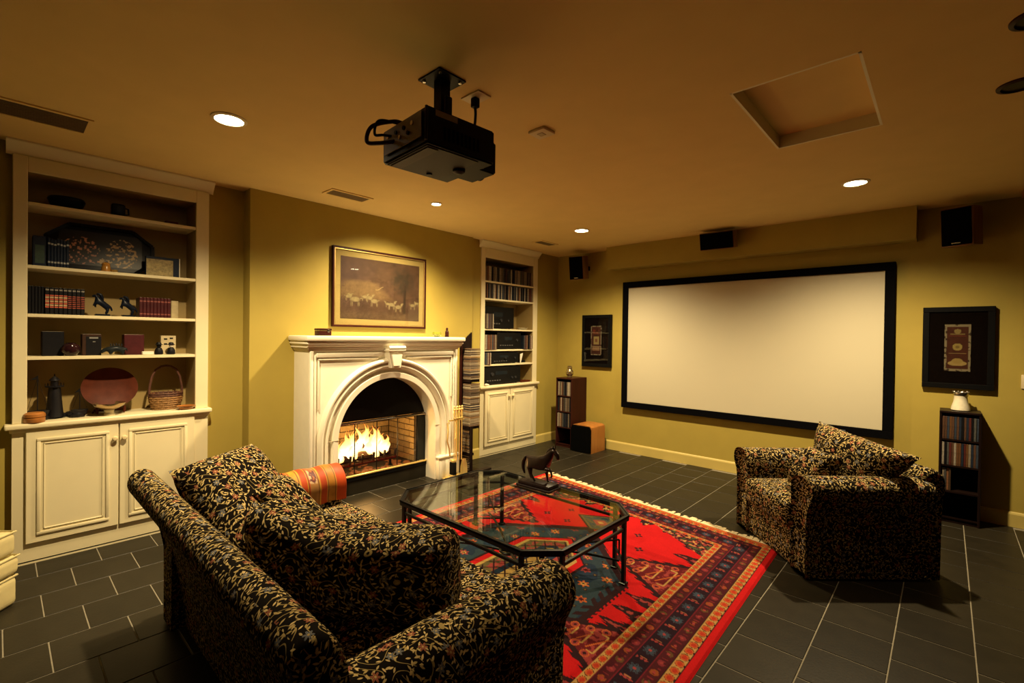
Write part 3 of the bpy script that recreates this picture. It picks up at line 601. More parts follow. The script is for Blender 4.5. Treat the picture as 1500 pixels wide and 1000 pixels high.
part('maker_badge', G().box(-.86, -.72, 5.670, 5.6725, SZ0+.030, SZ0+.042), M('badge_grey', (.10, .11, .14), .4), t, smooth=0)
def text(s, size, loc, rot, mat, parent, ext=.0006):
    c = bpy.data.curves.new('lettering', 'FONT'); c.body = s; c.size = size; c.extrude = ext; c.align_x = 'CENTER'; c.align_y = 'CENTER'
    o = bpy.data.objects.new('lettering', c); COL.objects.link(o); dg = bpy.context.evaluated_depsgraph_get(); me = bpy.data.meshes.new_from_object(o.evaluated_get(dg)); bpy.data.objects.remove(o)
    me.materials.clear(); me.materials.append(mat); mt = Matrix.Translation(Vector(loc)-root_of(parent).location) @ rot.to_4x4(); me.transform(mt); return link('lettering', me, mat, parent)
# ---- dark framed textile panels
ARTM = vcol_mat('woven_art', .8)
def art_r(U, V):
    n = snoise(U.shape, 5, 3, 2); r = .055+.04*n; g_ = .014+.012*n; b = .010+.008*n
    def put(mask, c):
        for arr, v in zip((r, g_, b), c): arr[mask] = v
    bd = (np.minimum(U, 1-U) < .10) | (np.minimum(V, 1-V) < .045); put(bd, (.30, .25, .19)); put(bd & (n < .42), (.05, .03, .025))
    e = lambda cx, cy, rx, ry: ((U-cx)/rx)**2+((V-cy)/ry)**2 < 1
    put(e(.5, .17, .36, .055), (.42, .30, .13)); put(e(.5, .22, .20, .06), (.38, .26, .10)); put(e(.5, .52, .19, .075), (.36, .27, .10)); put(e(.5, .52, .08, .03), (.2, .13, .05)); put((abs(V-.75) < .008) & (abs(U-.5) < .34), (.20, .04, .03)); put(e(.5, .85, .14, .05), (.30, .22, .10)); put((abs(V-.79) < .012) & (abs(U-.5) < .28), (.26, .18, .08)); put((abs(V-.38) < .006) & (abs(U-.5) < .34), (.3, .2, .1))
    return r, g_, b
def art_l(U, V):
    n = snoise(U.shape, 5, 8, 2); r = .04+.05*n; g_ = .012+.012*n; b = .010+.01*n
    def put(mask, c):
        for arr, v in zip((r, g_, b), c): arr[mask] = v
    bd = (np.minimum(U, 1-U) < .07) | (np.minimum(V, 1-V) < .03); put(bd & (n > .42), (.30, .26, .22))
    put((abs(U-.52) < .26) & (abs(V-.50) < .13), (.32, .24, .12)); put((abs(U-.52) < .12) & (abs(V-.50) < .06), (.20, .08, .05)); put((abs(U-.5) < .34) & (abs(V-.22) < .07), (.22, .12, .08)); put((abs(U-.5) < .3) & (abs(V-.80) < .07) & (n > .45), (.16, .03, .02)); put((abs(V-.30) < .012), (.26, .2, .15))
    return r, g_, b
def wall_panel(x0, x1, z0, z1, ax0, ax1, az0, az1, fn, label, lines):
    t = thing('framed_textile', label, 'picture', ((x0+x1)/2, 5.71, z0))
    bars(t, 'frame_bar', lambda p: p, x0, x1, z0, z1, .045, 5.690, 5.730, BLACK)
    part('mount_board', G().box(x0+.04, x1-.04, 5.702, 5.712, z0+.04, z1-.04), M('black_brown_linen', (.008, .0045, .0045), .85, .4, 60, spec=.05), t, smooth=0)
    ox, oy, oz = t.location
    me = vgrid('woven_piece', 40, 90, lambda U, V: (ax0+(ax1-ax0)*U-ox, np.full_like(U, 5.6985-oy), az0+(az1-az0)*V-oz), fn, ARTM); link('woven_piece', me, None, t)
    part('picture_glass', G().box(x0+.042, x1-.042, 5.692, 5.694, z0+.042, z1-.042), CLEAR, t, smooth=0)
    return t
wall_panel(-.158, .305, 1.124, 1.842, -.011, .158, 1.277, 1.688, art_r, 'black framed woven panel with gold medallions hung beyond the screen above the white vase', 0)
wall_panel(-3.86, -3.385, 1.125, 1.855, -3.712, -3.541, 1.29, 1.702, art_l, 'black framed woven panel with square motif hung above the wooden speaker box', 0)
t = thing('light_switch', 'cream light switch plate on the olive wall', 'switch', (.50, 5.728, 1.15)); part('cover_plate', G().rbox(.462, .545, 5.722, 5.733, 1.154, 1.27, .003, 2), PLASTIC, t); part('rocker', G().rbox(.488, .519, 5.716, 5.724, 1.18, 1.244, .003, 1), PLASTIC, t)
# ---- loudspeakers
def speaker(c, w, h, d, rz, tilt, label, badge=True, wall_y=YB):
    t = thing('loudspeaker', label, 'speaker', c, rz, local=True); t.rotation_euler = (tilt, 0, rz)
    part('cabinet', G().rbox(-w/2, w/2, -d/2+.012, d/2, 0, h, .006, 2), M('walnut_veneer', (.24, .10, .028), .35, .3, 18, stretch=(1, 1, .15)), t)
    part('grille', G().rbox(-w/2+.008, w/2-.008, -d/2-.006, -d/2+.014, .008, h-.008, .006, 2), GRILLE, t)
    if badge: part('badge', G().rbox(-.03, .03, -d/2-.008, -d/2-.005, .022, .030, .001, 1), STEEL, t)
    mi = (Matrix.Translation(c) @ t.rotation_euler.to_matrix().to_4x4()).inverted(); w1 = mi @ Vector((c[0], wall_y, c[2]+h*.55)); part('wall_bracket', G().bar((0, d/2-.012, h*.5), w1, .05, .06), BLACK, t, smooth=0)
    return t
speaker((.085, 5.52, 2.345), .21, .32, .20, math.radians(-20), .10, 'tall black and walnut loudspeaker high above the woven panel with gold medallions')
speaker((-3.79, 5.50, 2.345), .21, .32, .20, math.radians(12), .16, 'tall black and walnut loudspeaker high in the room corner above the wooden speaker box')
speaker((-1.87, 5.40, 2.53), .36, .19, .15, math.radians(2), .22, 'wide black loudspeaker under the ceiling on the soffit above the screen', False, 5.52)
t = thing('subwoofer', 'squat speaker box with black front and rounded orange wood top and sides', 'speaker', (-3.58, 5.46, 0))
g = G().prism([(-3.74, .0), (-3.42, .0), (-3.42, .31), (-3.428, .34), (-3.45, .357), (-3.48, .362), (-3.68, .362), (-3.71, .357), (-3.732, .34), (-3.74, .31)], lambda u, v, d: (u, d, v), 5.30, 5.63); part('cabinet', g, OWOOD, t)
part('front_cloth', G().prism([(-3.735, .008), (-3.425, .008), (-3.425, .308), (-3.45, .352), (-3.71, .352), (-3.735, .308)], lambda u, v, d: (u, d, v), 5.27, 5.302), GRILLE, t)
part('back_cover', G().box(-3.73, -3.43, 5.63, 5.65, .02, .25), BLACK, t, smooth=0)
# ---- disc cases: a few shared meshes
DVDC = [(.012, .010, .012), (.02, .018, .02), (.30, .24, .17), (.16, .12, .09), (.10, .03, .02), (.04, .05, .07), (.42, .36, .27), (.06, .035, .02), (.02, .02, .03), (.22, .10, .05), (.07, .07, .07), (.015, .02, .03)]
DVDM = [M('disc_case_%s' % n, c, .35, .35, 60) for n, c in zip(('black', 'charcoal', 'tan', 'brown', 'maroon', 'slate', 'cream', 'umber', 'ink', 'rust', 'grey', 'navy'), DVDC)]
BRTC = [(.13, .06, .025), (.04, .055, .085), (.24, .20, .15), (.10, .022, .018), (.022, .03, .05), (.32, .28, .23), (.09, .09, .085), (.010, .010, .012), (.10, .05, .03), (.008, .008, .010)]
BRTM = [M('bright_case_%s' % n, c, .35, .5, 45) for n, c in zip(('amber', 'blue', 'beige', 'red', 'denim', 'ivory', 'silver', 'coal', 'copper', 'jet'), BRTC)]
def case_mesh(mats, dim):
    out = []
    for m in mats:
        me = G().rbox(-dim[0]/2, dim[0]/2, -dim[1]/2, dim[1]/2, 0, dim[2], .0012, 1).mesh('disc_case'); me.materials.append(m); out.append(me)
    return out
DV_X = case_mesh(DVDM, (.135, .0142, .19)); DV_Y = case_mesh(BRTM, (.0142, .135, .19)); DV_Z = case_mesh(DVDM, (.0142, .135, .19))
def row(meshes, start, step, n, axis, label, group, name='disc_case', cat='disc case', weights=None, lean=0.03, zs=1.0):
    for k in range(n):
        me = random.choice(meshes); o = link(name, me, None); p = list(start); p[axis] += k*step
        p[1-axis] += random.uniform(-.004, .004); o.location = p
        if random.random() < .15: o.rotation_euler = (0, 0, random.uniform(-lean, lean)*.3)
        tag(o, label.replace('upright', me.materials[0].name.split('_')[-1]), cat, group)
# the two towers
def tower(x0, x1, y0, y1, h, shelves, label, mat):
    t = thing('disc_tower', label, 'shelf', ((x0+x1)/2, (y0+y1)/2, 0))
    part('side_panel', G().rbox(x0, x0+.016, y0, y1, 0, h, .002, 1), mat, t); part('side_panel', G().rbox(x1-.016, x1, y0, y1, 0, h, .002, 1), mat, t); part('back_panel', G().box(x0+.016, x1-.016, y1-.01, y1, .01, h-.01), mat, t, smooth=0)
    part('top_panel', G().rbox(x0, x1, y0-.004, y1, h-.002, h+.016, .003, 1), mat, t); part('plinth', G().box(x0+.016, x1-.016, y0+.012, y1-.01, 0, .05), mat, t, smooth=0)
    for z in shelves: part('shelf', G().box(x0+.016, x1-.016, y0+.004, y1-.01, z-.014, z), mat, t, smooth=0)
    return t
tower(-.032, .228, 5.47, 5.725, .93, (.05, .27, .49, .71), 'dark wooden disc tower with two filled shelves beside the floral armchair', EBONY)
row(DV_Y, (-.005, 5.545, .71), .0149, 15, 0, 'upright disc case on the top shelf of the dark tower behind the armchair', 'disc cases on the top shelf of the dark tower')
row(DV_Y, (-.005, 5.545, .49), .0149, 15, 0, 'upright disc case on the second shelf of the dark tower behind the armchair', 'disc cases on the second shelf of the dark tower')
row(DV_Z, (-.005, 5.56, .27), .0149, 4, 0, 'upright disc case on a low shelf of the dark tower behind the armchair', 'disc cases on a low shelf of the dark tower')
tower(-4.06, -3.79, 5.36, 5.725, .95, (.05, .28, .50, .72), 'narrow mahogany disc tower standing in the room corner', DWOOD)
for z, w in ((.72, 'top'), (.50, 'middle'), (.28, 'lower')): row(DV_Z, (-4.025, 5.435, z), .0165, 13, 0, 'upright disc case on the %s shelf of the corner mahogany tower' % w, 'disc cases on the %s shelf of the corner tower' % w)
t = thing('white_vase', 'flared white vase with a silver pierced rim on top of the dark tower', 'vase', (.10, 5.60, .946))
part('vessel', G().lathe([(.052, 0), (.062, .006), (.060, .03), (.047, .075), (.043, .115), (.046, .13), (.040, .13), (.037, .115), (.040, .08), (.05, .03), (0, .02)], (.10, 5.60, .946), 24), M('white_ceramic', (.78, .72, .55), .3), t)
part('rim', G().lathe([(.046, .128), (.050, .134), (.052, .15), (.049, .158), (.045, .15), (.043, .134)], (.10, 5.60, .946), 24, caps=False), STEEL, t)
for k in range(10): a = 2*PI*k/10; part('bead', G().sphere((.10+.049*math.cos(a), 5.60+.049*math.sin(a), .946+.160), .007, n=8, m=6), STEEL, t)
t = thing('silver_vase', 'small round silver vase with a narrow neck on top of the corner tower', 'vase', (-3.93, 5.50, .966))
part('vessel', G().lathe([(.035, 0), (.04, .006), (.03, .014), (.052, .05), (.056, .075), (.045, .105), (.03, .12), (.028, .13), (.02, .12), (0, .06)], (-3.93, 5.50, .966), 24), M('aged_silver', (.55, .45, .26), .2, metal=.9), t); part('lid', G().lathe([(.036, .128), (.04, .134), (.03, .146), (.036, .155), (.026, .165), (0, .17)], (-3.93, 5.50, .966), 20), MATS['aged_silver'], t)

# ================================================================== picture over the mantel
PYa, PYb, PZa, PZb = 2.137, 3.222, 1.605, 2.374
t = thing('framed_painting', 'wide framed brown landscape painting with pale animals hung above the mantel', 'picture', (XCH, 2.68, PZa))
SW = lambda p: (XCH+.036-p[1], p[0], p[2])
bars(t, 'frame_bar', SW, PYa, PYb, PZa, PZb, .018, .0, .034, DWOOD); bars(t, 'gilt_slip', SW, PYa+.018, PYb-.018, PZa+.018, PZb-.018, .010, .006, .020, GOLD, .002)
part('mat_board', G().box(XCH+.010, XCH+.014, PYa+.02, PYb-.02, PZa+.02, PZb-.02), M('tan_mat_board', (.52, .40, .17), .8, .04, 30), t, smooth=0)
def scene_paint(U, V):
    n1 = snoise(U.shape, 40, 1, 4); n2 = snoise(U.shape, 10, 2, 3); n3 = snoise(U.shape, 4, 4, 2)
    base = np.stack([.115+.10*(n1-.4)+.05*(n2-.5), .062+.055*(n1-.4)+.03*(n2-.5), .048+.03*(n1-.4)+.03*(n2-.5)], -1)
    base[..., 2] += .035*np.clip(1-U*2.2, 0, 1)*np.clip(V, 0, 1)
    def mixin(mask, c, k=1.0):
        m = np.clip(mask, 0, 1)[..., None]*k; base[:] = base*(1-m)+np.array(c)*m
    hill = np.clip((.66-V)/.06, 0, 1)*np.clip((.46-abs(U-.24)*1.05-(V-.33)*.75)/.12, 0, 1)*np.clip((V-.30)/.1, 0, 1); mixin(hill*(.55+.45*n2), (.36, .23, .12), .75)
    tree = np.clip(1.15-((U-.77)/.17)**2-((V-.68)/.26)**2, 0, 1)*np.clip(n2*2.2-.5, 0, 1); mixin(tree*1.4, (.045, .035, .028), .85)
    mixin((abs(U-.795-.03*(V-.3)) < .022-.012*V).astype(float)*(V < .62)*(V > .12), (.04, .025, .022), .8)
    mixin(np.clip((.16-V)/.08, 0, 1)*n2, (.22, .15, .10), .6)
    def animal(cx, cy, s, flip=1):
        c = (.40, .32, .20); e = lambda x, y, rx, ry: np.clip(1.6-1.6*(((U-cx-flip*x*s)/(rx*s))**2+((V-cy-y*s*1.5)/(ry*s*1.5))**2), 0, 1)
        mixin(e(0, 0, .055, .028), c, .9); mixin(e(.05, .03, .018, .022), c, .9); mixin(e(.068, .045, .016, .010), c, .85)
        for lx in (-.04, -.028, .028, .042): mixin(e(lx, -.042, .005, .03), c, .75)
        mixin(e(-.058, .012, .012, .008), c, .7)
    for a in ((.17, .32, 1.15, -1), (.28, .37, .7, 1), (.34, .36, .8, 1), (.40, .31, .95, -1), (.57, .28, .6, -1), (.62, .27, .9, 1), (.71, .235, .9, 1), (.91, .28, .75, 1), (.97, .32, .5, -1), (.09, .36, .7, 1)): animal(*a)
    mixin(((abs(V-.53-.03*np.sin(U*40)) < .006) & (abs(U-.46) < .05)).astype(float), (.5, .38, .22), .8)
    base[:] = np.clip(base*(.62+.3*n3[..., None]), .004, 1)
    return base[..., 0], base[..., 1], base[..., 2]
ox, oy, oz = t.location; me = vgrid('painting', 300, 190, lambda U, V: (np.full_like(U, XCH+.0155-ox), 2.224+(3.139-2.224)*U-oy, 1.686+(2.288-1.686)*V-oz), scene_paint, vcol_mat('painting_print', .6)); link('painting', me, None, t)
part('picture_glass', G().box(XCH+.020, XCH+.022, PYa+.026, PYb-.026, PZa+.026, PZb-.026), CLEAR, t, smooth=0)
# ---- small things on the mantel (top 1.517)
t = thing('mantel_box', 'small dark lidded box at the end of the mantel shelf', 'box', (-4.08, 1.96, 1.518)); part('body', G().rbox(-4.13, -4.03, 1.905, 2.015, 1.518, 1.562, .004, 2), DWOOD, t); part('lid', G().rbox(-4.133, -4.027, 1.902, 2.018, 1.564, 1.582, .006, 2), DWOOD, t); part('clasp', G().rbox(-4.028, -4.022, 1.975, 1.995, 1.55, 1.572, .002, 1), STEEL, t)
single('glass_bowl', G().lathe([(.022, 0), (.026, .004), (.045, .022), (.048, .04), (.042, .055), (.038, .054), (.043, .04), (.04, .024), (0, .008)], (-4.06, 3.22, 1.518), 20), M('yellow_green_glass', (.22, .24, .03), .12, .1), 'small round yellow-green glass bowl on the mantel shelf', 'bowl')
t = thing('mantel_figurine', 'slim brown bottle-shaped figurine at the end of the mantel shelf', 'figurine', (-4.06, 3.36, 1.518)); part('body', G().lathe([(.022, 0), (.024, .006), (.020, .02), (.021, .05), (.016, .068), (.009, .075), (0, .075)], (-4.06, 3.36, 1.518), 14), DWOOD, t); part('head', G().sphere((-4.06, 3.36, 1.518+.088), .013, (1, 1, 1.25), 12, 8), DWOOD, t)
# ---- brass fire tools
tb = thing('fire_tool_set', 'polished brass fireplace tool stand beside the white surround', 'fire tools', (-3.87, 3.36, 0))
cx, cy = -3.87, 3.345
part('base_tray', G().rbox(cx-.07, cx+.07, cy-.13, cy+.11, 0, .018, .006, 2).rbox(cx-.055, cx+.055, cy-.11, cy+.11, .018, .03, .005, 2), BRASS, tb)
part('post', G().lathe([(.012, .03), (.016, .05), (.008, .07), (.008, .40), (.013, .42), (.008, .44), (.008, .60), (.012, .62)], (cx, cy, 0), 12), BRASS, tb)
part('hanger', G().bar((cx, cy-.11, .63), (cx, cy+.11, .63), .012, .014).tube([(cx, cy-.11, .63), (cx+.02, cy-.115, .62), (cx+.02, cy-.115, .60)], .005, 6), BRASS, tb)
for dy, kind in ((-.05, 'shovel'), (-.015, 'poker'), (.02, 'brush'), (.055, 'tongs')):
    y = cy+dy; x = cx+.03
    part('rod', G().tube([(x, y, .20), (x, y, .66)], .0055, 8), BRASS, tb)
    part('handle', G().lathe([(.006, .64), (.014, .655), (.008, .67), (.013, .70), (.008, .725), (.015, .745), (.009, .762), (.013, .775), (0, .79)], (x, y, 0), 12), BRASS, tb)
x = cx+.045
g = G().grid(lambda u, v: (x+.028*(1-abs(u*2-1)**2)*-.6+.02, cy+.06+(u-.5)*.10*(.55+.45*min(1, v*2.2)), .21-.18*v), 9, 8); g2 = [(p[0]-.004, p[1], p[2]) for p in g.v]; g.add(g2, [f[::-1] for f in g.f]); part('shovel_pan', g, BRASS, tb)
part('brush_head', G().rbox(cx-.02, cx+.05, cy-.075, cy-.025, .05, .19, .012, 2), M('black_bristle', (.006, .005, .004), .95), tb, 'black bristle brush head'); part('brush_collar', G().rbox(cx-.01, cx+.045, cy-.07, cy-.03, .185, .215, .006, 2), BRASS, tb)
part('log_tongs', G().tube([(cx, cy-.12, .61), (cx+.03, cy-.135, .52), (cx+.03, cy-.145, .42), (cx+.02, cy-.11, .34), (cx+.02, cy-.10, .26)], .008, 8), BRASS, tb)
# ---- tall CD rack beside the fireplace
rk = thing('cd_rack', 'tall black CD rack with slanted top standing between fireplace and media cabinet', 'shelf', (-3.93, 3.60, 0))
part('base', G().rbox(-4.03, -3.76, 3.485, 3.72, .0, .025, .004, 1).box(-3.90, -3.84, 3.60, 3.86, .0, .02), EBONY, rk)
part('back_board', G().prism([(3.512, 0.025), (3.675, .025), (3.675, 1.575), (3.512, 1.45)], MYZ, -4.015, -3.995), EBONY, rk)
part('side_board', G().prism([(-3.995, .025), (-3.965, .025), (-3.965, 1.44), (-3.995, 1.44)], lambda u, v, d: (u, d, v), 3.490, 3.508), DWOOD, rk)
part('front_post', G().box(-3.862, -3.842, 3.535, 3.565, .025, .535), EBONY, rk, smooth=0)
for z in (.04, .235, .53, 1.05): part('divider', G().box(-3.995, -3.862, 3.525, 3.60 if z < .5 else 3.675, z-.03, z-.002), EBONY, rk, smooth=0)
CDC = [(.30, .24, .16), (.10, .07, .05), (.45, .38, .26), (.16, .10, .06), (.05, .04, .04), (.22, .17, .12), (.36, .22, .10)]
CDM = [M('cd_case_%s' % n, c, .25, .25, 80) for n, c in zip(('tan', 'brown', 'ivory', 'umber', 'black', 'taupe', 'amber'), CDC)]
CDX = []; CDS = []
for m in CDM:
    me = G().rbox(-.062, .062, -.071, .071, 0, .0098, .0008, 1).mesh('cd_case'); me.materials.append(m); CDX.append(me)
    me = G().rbox(-.055, .055, -.020, .020, 0, .0098, .0008, 1).mesh('cd_case'); me.materials.append(m); CDS.append(me)
def cds(z0, z1, ms, x, y, step, where):
    z = z0
    while z < z1:
        me = random.choice(ms); o = link('cd_case', me, None); o.location = (x+random.uniform(-.003, .003), y+random.uniform(-.003, .003), z); tag(o, 'flat %s CD case in the %s stack of the tall black rack' % (me.materials[0].name.split('_')[-1], where), 'CD case', 'CD cases in the %s stack of the rack' % where); z += step
cds(1.052, 1.385, CDX, -3.915, 3.603, .0128, 'upper'); cds(.532, 1.005, CDX, -3.915, 3.603, .0128, 'middle'); cds(.238, .485, CDS, -3.930, 3.555, .0128, 'lower'); cds(.045, .19, CDS, -3.930, 3.555, .024, 'bottom')

# ================================================================== media cabinet contents
xd = RX-.09
row(DV_X, (xd, 4.20, 2.247), .0166, 57, 1, 'thin upright disc case in the top row of the cream media cabinet', 'disc cases in the top row of the media cabinet')
row(DV_X, (xd, 4.20, 2.023), .0166, 57, 1, 'thin upright disc case in the second row of the cream media cabinet', 'disc cases in the second row of the media cabinet')
row(DV_X, (xd+.03, 4.215, 1.633), .0165, 8, 1, 'upright disc case in front of the tall black amplifier in the media cabinet', 'disc cases beside the amplifier')
row(DV_X, (xd+.03, 4.205, 1.364), .0165, 13, 1, 'upright disc case left of the black cassette deck in the media cabinet', 'disc cases left of the cassette deck')
row(DV_X, (xd+.03, 4.935, 1.364), .0165, 12, 1, 'upright disc case right of the black cassette deck in the media cabinet', 'disc cases right of the cassette deck', lean=.2)
row(case_mesh(DVDM[2:7], (.135, .0142, .15)), (xd+.03, 4.205, 1.173), .0175, 6, 1, 'short upright disc case beside the slim disc player in the media cabinet', 'disc cases beside the slim player')
def av(y0, y1, z, h, label, knobs, disp=True, x=RX-.03, d=.27):
    t = thing('audio_component', label, 'audio equipment', (x-d/2, (y0+y1)/2, z))
    part('chassis', G().rbox(x-d, x, y0, y1, z+.012, z+h, .004, 1), BLACK, t); part('faceplate', G().rbox(x-.002, x+.008, y0-.004, y1+.004, z+.012, z+h, .003, 1), M('black_faceplate', (.006, .006, .0065), .4, spec=.15), t)
    for yy in (y0+.05, y1-.05): part('foot', G().lathe([(.016, 0), (.018, .013)], (x-.03, yy, z), 10), BLACK, t)
    if disp: part('display', G().box(x+.008, x+.0095, y0+(y1-y0)*.30, y0+(y1-y0)*.62, z+h*.55, z+h*.75), M('dark_display', (.012, .016, .02), .1), t, smooth=0)
    for fy, fz, r in knobs:
        part('knob', G().tube([(x+.006, y0+(y1-y0)*fy, z+h*fz), (x+.024, y0+(y1-y0)*fy, z+h*fz)], r, 14), M('dark_knob', (.03, .03, .032), .3), t)
    for k in range(6): part('button', G().box(x+.008, x+.011, y0+.05+k*.045, y0+.075+k*.045, z+h*.22, z+h*.27), M('button_grey', (.10, .10, .10), .4), t, smooth=0)
av(4.30, 4.88, 1.633, .30, 'tall black amplifier on the third shelf of the media cabinet', ((.55, .4, .02), (.8, .4, .015)), x=RX-.145, d=.16)
av(4.44, 4.90, 1.364, .22, 'black cassette deck on the fourth shelf of the media cabinet', ((.82, .55, .016),))
av(4.33, 4.86, 1.173, .15, 'slim black disc player on the fifth shelf of the media cabinet', ((.5, .5, .012), (.85, .5, .012)))
av(4.21, 4.90, .901, .235, 'wide black receiver on the bottom shelf of the media cabinet', ((.2, .6, .022), (.75, .35, .014), (.85, .35, .014)))
t = thing('paper_sheet', 'folded sheet of white paper leaning against the slim disc player', 'paper', (RX-.01, 4.90, 1.173)); part('sheet', G().prism([(4.885, 1.173), (4.90, 1.173), (4.945, 1.31), (4.885, 1.295)], MYZ, RX-.016, RX-.012), PAPER, t, smooth=0)
single('remote_control', G().rbox(RX-.14, RX-.10, 4.96, 5.10, 1.173, 1.20, .006, 2), BLACK, 'black box-shaped remote lying beside the slim disc player', 'remote')
single('headphone_tray', G().lathe([(.03, 0), (.06, .008), (.075, .03), (.068, .03), (.05, .012), (0, .008)], (RX-.09, 5.02, 1.633), 18), STEEL, 'small shiny metal dish beside the tall black amplifier', 'dish')
single('trinket_tray', G().rbox(RX-.13, RX-.02, 4.93, 5.12, .901, .925, .006, 2), RWOOD, 'flat red-brown wooden tray beside the wide black receiver', 'tray')
for k, (y, s) in enumerate(((4.215, .022), (4.245, .016))): single('small_pebble', G().sphere((RX+.012, y, .901+s*.7), s, (1, 1.3, .7), 10, 7), PAPER, 'small pale pebble on the front edge of the media cabinet counter', 'pebble', 'pebbles on the media cabinet')
# ================================================================== bookcase contents
def onX(px, py, X):
    d = CR*((px-750)/FPX)-CU*((py-500)/FPX)+CF; k = X/d.x; return k*d.y, H+k*d.z
def yy(px, X=-4.46, py=450): return onX(px, py, X)[0]
def book(y0, y1, z, h, mat, label, group=None, x1=-4.43, d=.17, band=None, cat='book', name='book'):
    t = thing(name, label, cat, (x1-d/2, (y0+y1)/2, z), group=group)
    part('cover', G().rbox(x1-d, x1, y0+.0006, y1-.0006, z, z+h, .003, 1), mat, t)
    part('pages', G().box(x1-d-.001, x1-.006, y0+.003, y1-.003, z+.004, z+h+.0006), PAPER, t, smooth=0)
    if band:
        for f0, f1 in ((.14, .2), (.78, .84)): part('spine_band', G().box(x1-.002, x1+.0012, y0+.002, y1-.002, z+h*f0, z+h*f1), band, t, smooth=0)
    return t
NAVY = M('navy_book_cloth', (.012, .020, .045), .5, .2, 40, spec=.2); GREEN = M('green_book_cloth', (.025, .06, .04), .5, .3, 60); SILV = M('silver_foil', (.45, .45, .42), .35, .1, 40, metal=.6); REDF = M('red_foil', (.55, .10, .05), .4, .3, 60); JETB = M('black_book_cloth', (.007, .0065, .008), .5, .2, 40, spec=.15); MAR = M('maroon_book_cloth', (.06, .008, .010), .5, .3, 30, spec=.2); BEIGE = M('beige_book_cloth', (.42, .34, .18), .6, .2, 40)
# top shelf
z = 2.367
single('black_bowl', G().lathe([(.045, 0), (.05, .006), (.085, .03), (.10, .07), (.095, .085), (.09, .08), (.08, .035), (0, .015)], (-4.55, yy(97, -4.55), z+.001), 24), NAVYM, 'black glazed bowl on the top shelf of the bookcase', 'bowl')
t = thing('dark_mug', 'dark square mug on the top shelf of the bookcase', 'mug', (-4.52, yy(172, -4.52), z)); y = yy(172, -4.52); part('body', G().rbox(-4.555, -4.485, y-.04, y+.04, z+.001, z+.10, .012, 3), NAVYM, t); part('handle', G().tube([(-4.52, y+.036, z+.08), (-4.52, y+.06, z+.075), (-4.52, y+.062, z+.035), (-4.52, y+.036, z+.028)], .006, 8), NAVYM, t)
y = yy(248, -4.52); single('red_trinket_box', G().rbox(-4.56, -4.48, y-.035, y+.05, z+.001, z+.032, .006, 2), MAR, 'flat dark red trinket box on the top shelf of the bookcase', 'box')
# second shelf
z = 1.957
t = book(yy(47), yy(67), z+.001, .20, NAVY, 'dark blue book with a green panel on the second bookcase shelf', x1=-4.44, d=.09); part('cover_panel', G().box(-4.442, -4.4385, yy(47)+.012, yy(67)-.008, z+.02, z+.14), GREEN, t, smooth=0)
y0 = yy(69); n = 7; w = (yy(101)-y0)/n
for k in range(n): book(y0+k*w, y0+(k+1)*w, z+.001, .195-.004*(k % 3), NAVY, 'navy blue volume with silver spine bands in the set on the second bookcase shelf', 'navy volumes on the second shelf', x1=-4.45, d=.085, band=SILV)
# octagonal lacquer tray standing up
y0 = yy(150, -4.618, 370); t = thing('lacquer_tray', 'black octagonal lacquer tray painted with pale blossom leaning on the second shelf', 'tray', (-4.618, y0, z))
a, b, c = .30, .165, .10
octo = [(-a, -b+c), (-a+c*1.2, -b), (a-c*1.2, -b), (a, -b+c), (a, b-c), (a-c*1.2, b), (-a+c*1.2, b), (-a, b-c)]
lean = lambda u, v, d: (-4.618+d-(v)*.16, y0+u, z+.175+v)
part('rim', G().prism(octo, lean, -.012, .0), M('black_lacquer', (.004, .004, .005), .3), t, smooth=0)
for i in range(8): p, q = octo[i], octo[(i+1) % 8]; part('rim_bar', G().bar(lean(p[0], p[1], .006), lean(q[0], q[1], .006), .02, .022), MATS['black_lacquer'], t, smooth=0)
def blossom(U, V):
    n = snoise(U.shape, 3, 11, 2); n2 = snoise(U.shape, 14, 12, 2); r = np.full(U.shape, .006)+.07*np.clip(1-V*1.5, 0, 1)*np.clip(U-.3, 0, 1); g_ = r*.9; b = r*.35+.003
    m = (n > .60) & ((((U-.25)/.22)**2+((V-.42)/.40)**2 < 1) | (((U-.74)/.2)**2+((V-.42)/.45)**2 < 1) | ((abs(V-.16) < .08) & (abs(U-.5) < .35)))
    r = np.where(m, .42+.2*n2, r); g_ = np.where(m, .30+.1*n2-.12*(U < .45), g_); b = np.where(m, .14, b); return r, g_, b
oxx, oyy, ozz = t.location
def tray_pos(U, V):
    u = (U*2-1)*.235; v = (V*2-1)*.125; return (-4.618+.0025-v*.16-oxx, y0+u-oyy, z+.175+v-ozz)
link('tray_painting', vgrid('tray_painting', 110, 60, tray_pos, blossom, vcol_mat('blossom_paint', .35)), None, t)
y = yy(155, -4.47); t = thing('amber_jar', 'small amber jar with a lid in front of the lacquer tray', 'jar', (-4.47, y, z)); part('body', G().lathe([(.024, 0), (.028, .004), (.027, .03), (.022, .045), (.024, .05)], (-4.47, y, z+.001), 18), M('amber_glaze', (.42, .20, .04), .2), t); part('lid', G().lathe([(.026, .05), (.02, .064), (.006, .07), (0, .072)], (-4.47, y, z+.001), 18), MATS['amber_glaze'], t)
y = yy(167, -4.46); single('brass_ring_dish', G().lathe([(.012, 0), (.018, .004), (.024, .018), (.020, .018), (0, .006)], (-4.46, y, z+.001), 16), GOLD, 'tiny brass dish beside the amber jar', 'dish')
